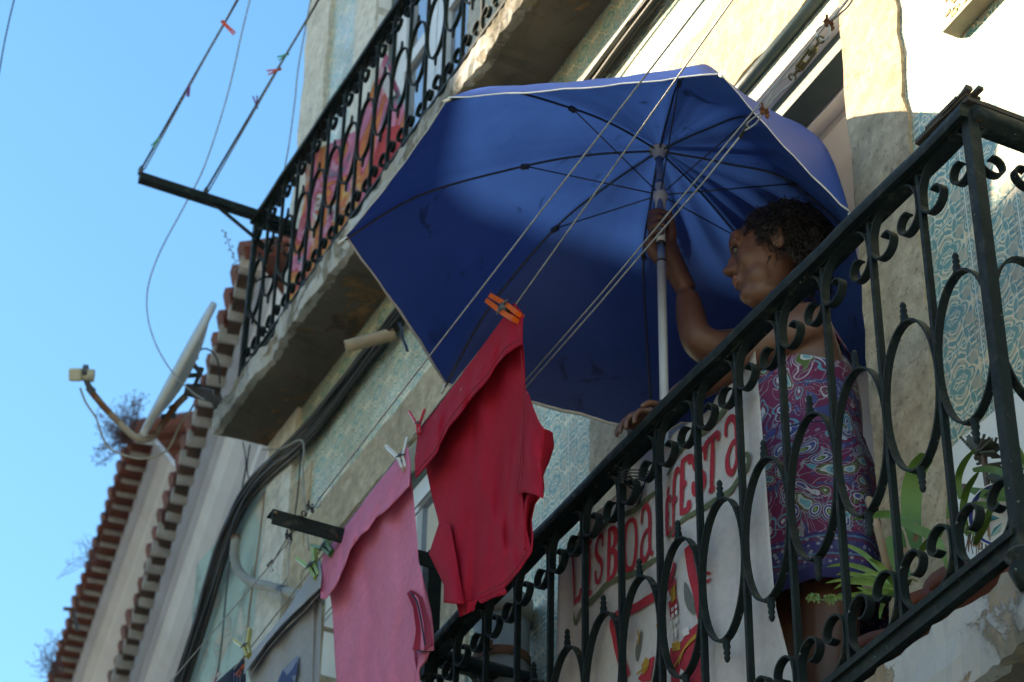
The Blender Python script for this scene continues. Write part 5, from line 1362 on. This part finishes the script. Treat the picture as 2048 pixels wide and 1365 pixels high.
# ------------------------------------------------------------------ lettering helper: built letter strokes
def strokes(ch):
    """each letter as polylines in a unit box (x 0..1, y 0..1), quirky poster hand"""
    D_ = {
     'L': [[(.18, 1), (.30, .55), (.34, .03)], [(.02, 1), (.42, .98)], [(.30, .02), (.62, .02), (.85, .0), (.98, .16)]],
     'I': [[(.50, .98), (.58, .5), (.46, .02)], [(.28, 1), (.80, .98)], [(.22, .02), (.76, .0)]],
     'S': [[(.90, .80), (.86, .95), (.55, 1), (.25, .88), (.20, .68), (.45, .52), (.78, .38), (.84, .18), (.55, .0), (.22, .04), (.12, .22)], [(.80, .76), (1, .80)], [(.02, .22), (.24, .24)]],
     'B': [[(.25, 0), (.28, .5), (.25, 1)], [(.10, 1), (.62, .98), (.84, .84), (.76, .62), (.30, .54)], [(.30, .54), (.82, .48), (.94, .24), (.70, .02), (.08, .0)]],
     'O': [[(.5, 1), (.2, .9), (.10, .5), (.2, .1), (.5, 0), (.8, .1), (.92, .5), (.8, .9), (.5, 1)]],
     'A': [[(.12, .78), (.20, .95), (.50, 1), (.74, .86), (.78, .55), (.78, .12), (.98, .02)], [(.78, .52), (.42, .50), (.14, .34), (.16, .10), (.42, .0), (.68, .10), (.78, .26)], [(.06, .76), (.20, .80)]],
     'F': [[(.30, 0), (.32, .6), (.42, .9), (.66, 1), (.92, .92)], [(.14, .52), (.72, .54)], [(.12, .0), (.50, .0)]],
     'E': [[(.22, 0), (.24, .5), (.22, 1)], [(.10, 1), (.86, .98), (.88, .84)], [(.24, .52), (.66, .52)], [(.10, 0), (.86, .0), (.92, .16)]],
     'T': [[(.52, .0), (.54, .98)], [(.06, .86), (.10, .98), (.92, 1), (.96, .86)], [(.34, .0), (.74, .0)]],
     'V': [[(.10, 1), (.34, .45), (.50, .02), (.68, .5), (.90, 1)]],
     'P': [[(.25, 0), (.28, 1)], [(.14, 1), (.66, .98), (.88, .78), (.72, .55), (.28, .50)]],
     'i': [[(.5, 0), (.5, .6)], [(.5, .8), (.52, .86)]],
     'c': [[(.85, .6), (.5, .75), (.2, .5), (.25, .15), (.6, .0), (.88, .18)]],
     '´': [[(.3, .0), (.7, .6)]],
     '-': [[(.1, .4), (.9, .5)]],
    }
    return D_[ch]
def ribbon2d(P, w, n=5):
    P = [np.array(p) for p in smooth_curve(P, n)]; L_, R_ = [], []
    for i in range(len(P)):
        t = P[min(i+1, len(P)-1)]-P[max(i-1, 0)]; t = t/(np.linalg.norm(t)+1e-9); nn = np.array([-t[1], t[0]])
        ww = w(i/(len(P)-1)) if callable(w) else w
        L_.append(P[i]+nn*ww); R_.append(P[i]-nn*ww)
    return L_, R_
# ---- near banner: surface function over (X, Z)
BY = 2.232
def ban(x, z):
    y = BY + .006*math.sin(x*19+z*3)+.004*math.sin(x*41+1.3)+.010*math.sin(z*6+x*4)*(4.66-z) + .020*math.exp(-((x+3.60)/.035)**2)*min(1, (4.66-z)*3)
    return Vector((x, y, z))
bt = thing('banner', 'white cloth festival banner with red lettering tied inside the near railing', 'banner', (-3.9, BY, 4.3))
b = MB(); nx, nz = 90, 70; vs = []
for j in range(nz+1):
    for i in range(nx+1):
        u, v = i/nx, j/nz
        xl, xr = -4.325, -3.452+.03*v**6*0
        x = xl+(xr-xl)*u
        zt = 4.690-.02*u-.012*abs(math.sin(u*PI*5)); z = zt+(3.80-zt)*v
        if v > .68: x += max(0, u-.85)*.25*math.sin((v-.68)*6)
        p = ban(x, z)
        if u > .9: p.y += (u-.9)*.25*v
        vs.append(p)
b.add(vs, [(j*(nx+1)+i, j*(nx+1)+i+1, (j+1)*(nx+1)+i+1, (j+1)*(nx+1)+i) for j in range(nz) for i in range(nx)])
thick(b.build('cloth', M['banner'], bt, True), .001)
def on_ban(name, poly_or_rib, m, off=.004):
    """ribbons (L,R lists) in (x,z) laid on the banner, facing the street"""
    b = MB()
    for L_, R_ in poly_or_rib:
        vs = []
        for l, r in zip(L_, R_):
            for t in (0, .5, 1):
                q = l*(1-t)+r*t; p = ban(q[0], q[1]); p.y -= off; vs.append(p)
        n_ = len(L_); b.add(vs, [(3*i+e, 3*i+e+1, 3*i+4+e, 3*i+3+e) for i in range(n_-1) for e in (0, 1)])
    return b.build(name, m, bt, True)
def px2(u, v, y=BY): p = PY(u, v, y); return np.array([p.x, p.z])
def word(txt, boxes, wd, name='lettering', m=print_red):
    """boxes: for every letter its four picture corners (tl, tr, br, bl)"""
    rb = []
    for ch, (tl, tr, br_, bl) in zip(txt, boxes):
        tl, tr, br_, bl = [px2(*c) for c in (tl, tr, br_, bl)]
        for st in strokes(ch):
            P = [(bl*(1-x)+br_*x)*(1-y)+(tl*(1-x)+tr*x)*y for x, y in st]
            fat = lambda t: wd*(.72+.45*math.sin(PI*t))
            rb.append(ribbon2d(P, fat))
    return on_ban(name, rb, m)
F1 = lambda x, y: (1050+x/2.22, 750+y/2.22)      # helper for measured spots
def bx(x0, x1, yt0, yt1, yb0, yb1): return (F1(x0, yt0), F1(x1, yt1), F1(x1, yb1), F1(x0, yb0))
word('LISBOA', [bx(196, 262, 800, 762, 1040, 985), bx(272, 316, 760, 738, 990, 965), bx(318, 368, 735, 712, 935, 905), bx(385, 425, 700, 672, 925, 895), bx(440, 492, 650, 630, 880, 850), bx(505, 578, 600, 568, 840, 800)], .0062)
word('E', [bx(630, 658, 560, 545, 715, 700)], .006)
word('´', [bx(634, 652, 480, 470, 545, 535)], .005)
word('FESTA', [bx(660, 715, 470, 410, 720, 690), bx(712, 752, 400, 360, 625, 600), bx(755, 800, 345, 320, 540, 520), bx(795, 850, 300, 255, 520, 495), bx(872, 955, 215, 165, 450, 395)], .0068)
# thin hand lettering running down the banner
word('c', [bx(778, 812, 740, 722, 805, 790)], .0035); word('-', [bx(790, 812, 838, 830, 862, 850)], .003); word('c', [bx(792, 840, 880, 862, 930, 915)], .0035); word('i', [bx(800, 818, 960, 955, 1000, 995)], .003)
# olive bands framing the words
on_ban('band', [ribbon2d([px2(*F1(*p)) for p in P], lambda t: .0075*(.5+.6*math.sin(PI*min(1, t*1.0)))) for P in (
    [(176, 832), (176, 808), (200, 785), (300, 722), (420, 636), (560, 545), (592, 520)],
    [(218, 1050), (216, 1085), (232, 1098), (262, 1050), (340, 975), (440, 905), (570, 832), (590, 820)],
    [(640, 450), (700, 360), (760, 280), (860, 180), (920, 118), (945, 112), (950, 135), (942, 165)],
    [(640, 728), (720, 660), (800, 590), (900, 500), (960, 440), (985, 400), (992, 365), (980, 352), (968, 362)])], print_green)
on_ban('sardine', [ribbon2d([px2(*F1(*p)) for p in P], lambda t: .0105*math.sin(PI*min(.999, t+.02))+.0008) for P in ([(520, 1135), (508, 1180), (500, 1230), (496, 1275)], [(742, 930), (752, 985), (768, 1040), (780, 1070)])], print_grey)
def fillp(name, polys, m, off=.0045, parent_scale=None):
    b = MB()
    for P in polys:
        c = sum((px2(*F1(*p)) for p in P))/len(P); n_ = len(P); R_ = [px2(*F1(*p)) for p in P]
        # resample the outline, fan with one inner ring so that it follows the cloth
        Q = []
        for i in range(n_):
            a, e = R_[i], R_[(i+1) % n_]; k = max(1, int(np.linalg.norm(e-a)/.015))
            for t in range(k): Q.append(a+(e-a)*t/k)
        K = len(Q); vs = []
        for s_ in (1, .75, .5, .25):
            for q in Q: r = c+(q-c)*s_; p = ban(r[0], r[1]); p.y -= off; vs.append(p)
        p = ban(c[0], c[1]); p.y -= off; vs.append(p)
        b.add(vs, [(j*K+i, j*K+(i+1) % K, (j+1)*K+(i+1) % K, (j+1)*K+i) for j in range(3) for i in range(K)]+[(3*K+i, 3*K+(i+1) % K, 4*K) for i in range(K)])
    return b.build(name, m, bt, True)
# drawing of a red tram and street
on_ban('drawing', [ribbon2d([px2(*F1(*p)) for p in P], .011) for P in ([(690, 842), (650, 915), (585, 985), (500, 1030), (420, 1085), (425, 1160), (440, 1250), (462, 1345)], [(752, 770), (768, 880), (790, 985), (800, 1060), (812, 1110)])], print_red, .005)
for q_ in [[(640, 1215), (720, 1190), (800, 1100), (828, 1098), (820, 1160), (815, 1260), (800, 1420), (640, 1440)], [(640, 1010), (690, 985), (700, 1010), (700, 1060), (648, 1080)], [(640, 955), (655, 930), (690, 905), (690, 960), (650, 985)], [(560, 1260), (580, 1250), (560, 1360), (520, 1365), (500, 1350), (530, 1310)]]: fillp('tram_side', [q_], print_red, .004)
for q_ in [[(655, 1195), (700, 1185), (718, 1205), (712, 1228), (655, 1228)], [(655, 960), (690, 935), (692, 1000), (660, 1020)], [(520, 1290), (545, 1255), (560, 1275), (550, 1310), (525, 1335)], [(590, 1110), (625, 1080), (625, 1150), (600, 1170)]]: fillp('tram_panel', [q_], print_yellow, .0055)
for q_ in [[(650, 1100+0), (664, 1096), (666, 1120), (650, 1124)], [(672, 1094), (686, 1090), (686, 1116), (674, 1118)], [(692, 1088), (702, 1084), (703, 1110), (694, 1114)], [(652, 1142), (668, 1136), (668, 1176), (654, 1180)], [(676, 1134), (694, 1128), (694, 1168), (678, 1172)], [(700, 1330), (715, 1310), (740, 1330), (748, 1365), (700, 1400)], [(735, 1140), (760, 1128), (765, 1160), (740, 1172)]]: fillp('tram_window', [q_], print_white, .0065)
for q_ in [[(660+28*i, 1040-10*i+26*j), (678+28*i, 1034-10*i+26*j), (678+28*i, 1052-10*i+26*j), (660+28*i, 1058-10*i+26*j)] for i in range(2) for j in range(2)]+[[(596+14*i, 1000-6*i+20*j), (605+14*i, 996-6*i+20*j), (605+14*i, 1010-6*i+20*j), (596+14*i, 1014-6*i+20*j)] for i in range(3) for j in range(3)]: fillp('tram_window', [q_], print_white, .0065)
for P in ([(700, 1290), (760, 1200), (800, 1150)], [(660, 1300), (720, 1250), (790, 1170)], [(500, 1330), (560, 1290)], [(505, 1135), (512, 1170), (504, 1200)]): on_ban('tram_stripe', [ribbon2d([px2(*F1(*p)) for p in P], .0028)], print_yellow, .007)

# ---- far banner behind the upper railing
FBY = 2.345
ft = thing('banner', 'pink and orange printed banner behind the upper railing, with white letters', 'banner', tuple(PY(660, 400, FBY)))
n = N('swirl_print'); q1 = n.noise(3.2, 2, .5, None, 1.6)
cc = n.ramp(q1, [(.28, (.05, .22, .26)), (.36, (.62, .10, .22)), (.44, (.72, .25, .36)), (.49, (.62, .05, .09)), (.55, (.75, .28, .04)), (.60, (.68, .12, .06)), (.66, (.75, .45, .08)), (.72, (.55, .16, .32))])
cc = n.mix(n.ramp(n.noise(9, 3, .6, None, .8), [(.60, 0.), (.63, .6)]), cc, (.72, .55, .52))
n.fin(cc, .7, n.bump(n.noise(4, 3), .3, .02)); swirl = n.translucent(cc, .25)
def far_patch(P, yoff, m, name, w=.008):
    b = MB(); R_ = [PY(u, v, FBY+yoff) for u, v in P]; c = sum(R_, Vector())/len(R_); Q = []
    for i in range(len(R_)):
        a, e = R_[i], R_[(i+1) % len(R_)]; k = max(1, int((e-a).length/.03))
        for t in range(k): Q.append(a.lerp(e, t/k))
    K = len(Q); vs = []
    for s_ in (1, .8, .6, .4, .2):
        for q in Q:
            r = c.lerp(q, s_); r.y += w*math.sin(r.x*13+r.z*5)+w*.5*math.sin(r.z*17); vs.append(r)
    r = c.copy(); r.y += w*math.sin(r.x*13+r.z*5)+w*.5*math.sin(r.z*17); vs.append(r)
    b.add(vs, [(j*K+i, j*K+(i+1) % K, (j+1)*K+(i+1) % K, (j+1)*K+i) for j in range(4) for i in range(K)]+[(4*K+i, 4*K+(i+1) % K, 5*K) for i in range(K)])
    return b.build(name, m, ft, True)
far_patch([(638, 300), (690, 268), (725, 255), (745, 180), (772, 105), (800, 180), (818, 290), (760, 420), (640, 585), (578, 615), (580, 520), (603, 420), (610, 340)], 0, swirl, 'cloth')
far_patch([(752, 300), (765, 260), (800, 250), (815, 300), (770, 380), (745, 400), (738, 350)], -.014, mat_cloth('coral_cloth', (.66, .09, .09), (.58, .07, .08), .2), 'panel', .008)
far_patch([(772, 128), (782, 150), (792, 190), (780, 200), (768, 170)], -.014, print_white, 'panel', .008)
def far_word(txt, boxes, wd):
    b = MB()
    for ch, cs_ in zip(txt, boxes):
        tl, tr, br_, bl = [np.array(PY(*c, FBY-.02)) for c in cs_]
        for st in strokes(ch):
            P = [(bl*(1-x)+br_*x)*(1-y)+(tl*(1-x)+tr*x)*y for x, y in st]; P = smooth_curve(P, 4)
            b.strap([tuple(p) for p in P], V(0,1,0), .002, wd)
    o = b.build('lettering', print_white, ft); return o
G1 = lambda x, y: (460+x/4.55, 380+y/4.55)
gb = lambda x0, x1, a, b_, c, d: (G1(x0, a), G1(x1, b_), G1(x1, d), G1(x0, c))
far_word('AVPI', [(G1(775, 70), G1(850, 40), G1(825, 160), G1(765, 185)), (G1(752, 215), G1(830, 180), G1(825, 260), G1(765, 310)), (G1(880, 170), G1(950, 140), G1(935, 240), G1(870, 275)), (G1(940, 150), G1(975, 135), G1(965, 260), G1(925, 280))], .014)

# ------------------------------------------------------------------ plants and pots on the near balcony floor
def leaf(b, pts, w, y, fold_=.25, dy=0., tip=.15):
    P = smooth_curve([tuple(PY(u, v, y+dy*i/(len(pts)-1))) for i, (u, v) in enumerate(pts)], 6); n_ = len(P)-1; vs = []
    for i, p in enumerate(P):
        t = i/n_; p = Vector(p); tg = (Vector(P[min(i+1, n_)])-Vector(P[max(i-1, 0)])).normalized()
        s_ = tg.cross(IB).normalized(); ww = w*(math.sin(PI*min(1, (t*.88+.12)))**.7 if tip < .5 else math.sin(PI*(t*.62+.16)))*(1 if t < .98 else .25)
        vs += [p-s_*ww-IB*ww*fold_*-1, p, p+s_*ww+IB*ww*fold_]
    b.add(vs, [(3*i+e, 3*i+e+1, 3*i+4+e, 3*i+3+e) for i in range(n_) for e in (0, 1)])
H6 = lambda x, y: (1548+x/2.416, 800+y/2.416)
def pot(u, v, y, r, h, label, m='terra'):
    p = PY(u, v, y); p.z = 3.768
    t = thing('flower_pot', label, 'flower pot', tuple(p))
    b = MB(); b.lathe(p, [(0, 0), (r*.72, 0), (r*.95, h*.82), (r*1.08, h*.82), (r*1.08, h), (r*.96, h), (r*.92, h*.9), (0, h*.9)], 24); b.build('pot', M[m], t, True)
    b = MB(); b.ball(p+V(0, 0, h*.9), (r*.9, r*.9, .012), 12, 6); b.build('soil', M['soil'], t); return p
pot(*H6(560, 1040), 2.325, .075, .12, 'terracotta pot low behind the scrolls, holding the striped spider plant')
pot(*H6(800, 880), 2.335, .08, .13, 'terracotta pot under the broad green leaf near the railing corner')
pot(*H6(960, 740), 2.36, .085, .15, 'terracotta pot nearest the railing corner, holding the dark succulent')
sp = thing('spider_plant', 'striped spider plant arching out to the left over the near bottom rail', 'plant', tuple(PY(*H6(590, 930), 2.32)), 'plants on the near balcony')
b = MB(); o6 = (590, 915)
for i, L_ in enumerate([[(600, 930), (520, 830), (440, 750), (370, 710), (305, 697)], [(600, 925), (520, 860), (430, 815), (340, 795), (250, 808)], [(600, 920), (520, 885), (440, 855), (350, 838), (300, 845)], [(600, 930), (520, 895), (430, 872), (340, 868), (245, 886)], [(600, 930), (530, 905), (440, 885), (350, 882), (290, 915)], [(600, 940), (530, 930), (450, 935), (360, 945), (270, 962)], [(600, 945), (530, 945), (450, 955), (370, 970)], [(600, 940), (540, 925), (470, 925), (400, 905)], [(610, 930), (560, 850), (500, 790), (460, 770)], [(605, 935), (640, 900), (660, 870), (700, 880)], [(600, 930), (620, 850), (600, 790)], [(600, 940), (550, 950), (520, 1000), (510, 1060)], [(600, 930), (570, 880), (540, 850), (480, 840), (420, 845)]]):
    leaf(b, [H6(*p) for p in L_], .0048, 2.30-.004*i, .3, -.07)
b.build('leaves', simple('striped_leaf', (.16, .26, .06), (.09, .18, .03), 40, .45, .2), sp, True)
b = MB(); b.tube(smooth_curve([tuple(PY(*H6(*p), 2.24)) for p in ((600, 940), (480, 955), (380, 965), (270, 968), (215, 965), (190, 960))], 5), .0016, 5); b.build('runner', M['leaf2'], sp, True)
b = MB(); rnd = random.Random(9)
for cx, cy, k in ((192, 962, 14), (275, 965, 10), (330, 955, 6)):
    for i in range(k):
        a = rnd.uniform(0, 2*PI); r = rnd.uniform(22, 42); m_ = (cx+math.cos(a)*r*.6, cy-abs(math.sin(a))*r*.6)
        leaf(b, [H6(cx, cy), H6(*m_), H6(cx+math.cos(a)*r, cy+math.sin(a)*r*.8)], .0042, 2.235, .3)
b.build('plantlet', M['leaf2'], sp, True)
bl = thing('broad_leaf_plant', 'plant with one tall upright broad green leaf before the stone jamb', 'plant', tuple(PY(*H6(670, 620), 2.33)), 'plants on the near balcony')
b = MB()
leaf(b, [H6(690, 720), H6(668, 600), H6(662, 470), H6(690, 340), H6(745, 268)], .019, 2.33, .15, 0, .9)
leaf(b, [H6(640, 860), H6(610, 800), H6(590, 730), H6(568, 655)], .016, 2.32, .15, 0, .9)
leaf(b, [H6(700, 640), H6(640, 590), H6(560, 555), H6(470, 560), H6(375, 580)], .0075, 2.30, .3, -.04)
leaf(b, [H6(600, 585), H6(680, 620), H6(760, 660), H6(810, 720), H6(838, 830)], .0085, 2.28, .3, -.05)
leaf(b, [H6(640, 850), H6(630, 760), H6(615, 620)], .007, 2.33, .3)
leaf(b, [H6(690, 760), H6(740, 690), H6(790, 660), H6(830, 600)], .006, 2.31, .3)
leaf(b, [H6(850, 620), H6(856, 540), H6(850, 460)], .009, 2.35, .3)
b.build('leaves', M['leaf'], bl, True)
b = MB()
for L_ in [[(680, 590), (690, 640), (675, 690)], [(590, 720), (630, 730), (660, 745)], [(585, 760), (605, 820), (620, 880)], [(840, 575), (860, 600), (880, 650)], [(425, 900), (470, 915), (500, 930)]]: leaf(b, [H6(*p) for p in L_], .006, 2.30, .4)
b.build('dry_leaves', M['drystem'], bl, True)
sk_ = thing('succulent', 'dark leafy succulent on a bare stalk in front of the pale plaster', 'plant', tuple(PY(*H6(1030, 500), 2.37)), 'plants on the near balcony')
b = MB(); b.tube(smooth_curve([tuple(PY(*H6(*p), 2.37)) for p in ((1048, 640), (1045, 540), (1035, 440), (1022, 350), (1016, 270))], 5), [.0055]*21, 8).tube([tuple(PY(*H6(*p), 2.37)) for p in ((925, 580), (922, 500), (917, 410))], .0045, 7); b.build('stalk', simple('red_stalk', (.16, .06, .05), (.11, .08, .06), 60, .7, .5), sk_, True)
b = MB(); rnd = random.Random(6)
for (x0_, y0_, x1_, y1_) in ((1016, 265, 930, 170), (1016, 262, 968, 200), (1016, 262, 1045, 180), (1016, 265, 1080, 205), (1020, 268, 1088, 262), (1014, 272, 968, 284), (1020, 250, 1010, 190), (1040, 345, 1110, 335), (1045, 350, 1100, 380), (1110, 420, 1190, 300), (1000, 550, 1030, 560), (1050, 430, 1110, 425), (1100, 310, 1190, 295), (920, 590, 945, 620)):
    p, q = PY(*H6(x0_, y0_), 2.37), PY(*H6(x1_, y1_), 2.37+rnd.uniform(-.04, .03)); K = 9
    d_ = (q-p); s_ = d_.cross(IB).normalized(); vs = []
    for k in range(K+1):
        t = k/K; ww = .010*math.sin(PI*(t*.75+.2)); r = p+d_*t
        vs += [r-s_*(ww+(k % 2)*.003)+IB*.004, r-V(0,0,.003), r+s_*(ww+(k % 2)*.003)+IB*.004]
    b.add(vs, [(3*i+e, 3*i+e+1, 3*i+4+e, 3*i+3+e) for i in range(K) for e in (0, 1)])
    for k in range(1, K+1):
        for sg in (-1, 1): b.ball(p+d_*(k/K)+s_*sg*.011, .0030, 6, 4)
b.build('leaves', M['leafdark'], sk_, True)
rg = thing('grassy_plant', 'grass-like plant with long green blades right behind the corner post', 'plant', tuple(PY(*H6(1000, 620), 2.34)), 'plants on the near balcony')
b = MB()
for i, L_ in enumerate([[(960, 640), (990, 540), (1040, 450), (1110, 385)], [(900, 480), (890, 380), (920, 300), (975, 235)], [(905, 560), (930, 440), (990, 345)], [(960, 640), (930, 560), (910, 480)], [(1000, 640), (1060, 500), (1130, 380), (1208, 350)], [(960, 340), (1040, 335), (1120, 360), (1208, 420)], [(950, 435), (1020, 455), (1090, 470), (1150, 480)], [(950, 505), (1020, 510), (1100, 515)], [(1208, 330), (1190, 270), (1160, 200)], [(1020, 470), (1080, 440), (1150, 460), (1208, 500)], [(970, 700), (1000, 640), (1050, 560)], [(1150, 330), (1180, 310), (1208, 330)]]):
    leaf(b, [H6(*p) for p in L_], .0065+.002*(i % 3 == 0), 2.345-.006*i, .3, -.03)
b.build('leaves', M['leaf'], rg, True)
b = MB(); rnd = random.Random(19)
for i in range(26):
    a = rnd.uniform(0, 2*PI); r = rnd.uniform(20, 52); cx, cy = rnd.choice([(905, 640), (890, 630), (960, 640)])
    leaf(b, [H6(cx, cy), H6(cx+math.cos(a)*r*.6, cy-12-abs(math.sin(a))*r*.5), H6(cx+math.cos(a)*r, cy+math.sin(a)*r*.7)], .0045, 2.30, .3)
b.build('plantlet', M['leaf2'], rg, True)
b = MB()
for i in range(40):
    x = rnd.uniform(930, 1040); b.tube([PY(*H6(x, rnd.uniform(560, 640)), 2.33), PY(*H6(x+rnd.uniform(-30, 30), rnd.uniform(680, 750)), 2.33)], .0012, 4)
b.build('dry_roots', M['drystem'], rg)
st_ = PY(*H6(458, 480), 2.33), PY(*H6(560, 850), 2.33)
tag(MB().tube([st_[0], st_[0].lerp(st_[1], .5)+V(.002,0,0), st_[1]], .0075, 10).build('wooden_stick', M['wood'], None, True), 'bare wooden stick leaning among the plants beside the door jamb', 'stick')
# blue-rimmed bowl standing on edge behind the corner post
bp = PY(*H6(1098, 560), 2.335)
bo_ = thing('bowl', 'white glazed bowl with a blue rim wedged behind the corner post', 'bowl', tuple(bp))
axz = (IB*.80+IR*-.45+IU*.25).normalized(); axx = axz.orthogonal().normalized(); BM = Matrix((axx, axz.cross(axx), axz)).transposed()
rr_ = .056
b = MB(); b.lathe(bp, [(rr_, .010), (rr_*.97, .012), (rr_*.80, -.004), (rr_*.45, -.018), (0, -.022)], 36, BM).lathe(bp, [(rr_, .010), (rr_*.9, -.008), (rr_*.5, -.026), (0, -.028)], 36, BM)
b.build('glaze', simple('white_glaze', (.60, .60, .58), (.52, .52, .50), 9, .15, .05), bo_, True)
b = MB(); b.lathe(bp, [(rr_*.955, .0118), (rr_*.87, .0046)], 36, BM); b.build('blue_rim', flat('cobalt_glaze', (.02, .04, .20), .2), bo_, True)
b = MB()
for a in range(6):
    A_ = a*PI/3; b.add([bp+BM@Vector((rr_*r*math.cos(A_+o), rr_*r*math.sin(A_+o), z)) for r, o, z in ((.15, 0, -.0195), (.45, -.25, -.0155), (.72, 0, -.006), (.45, .25, -.0155))], [(0, 1, 2, 3)])
b.build('painted_leaf', flat('teal_glaze', (.04, .22, .25), .2), bo_)
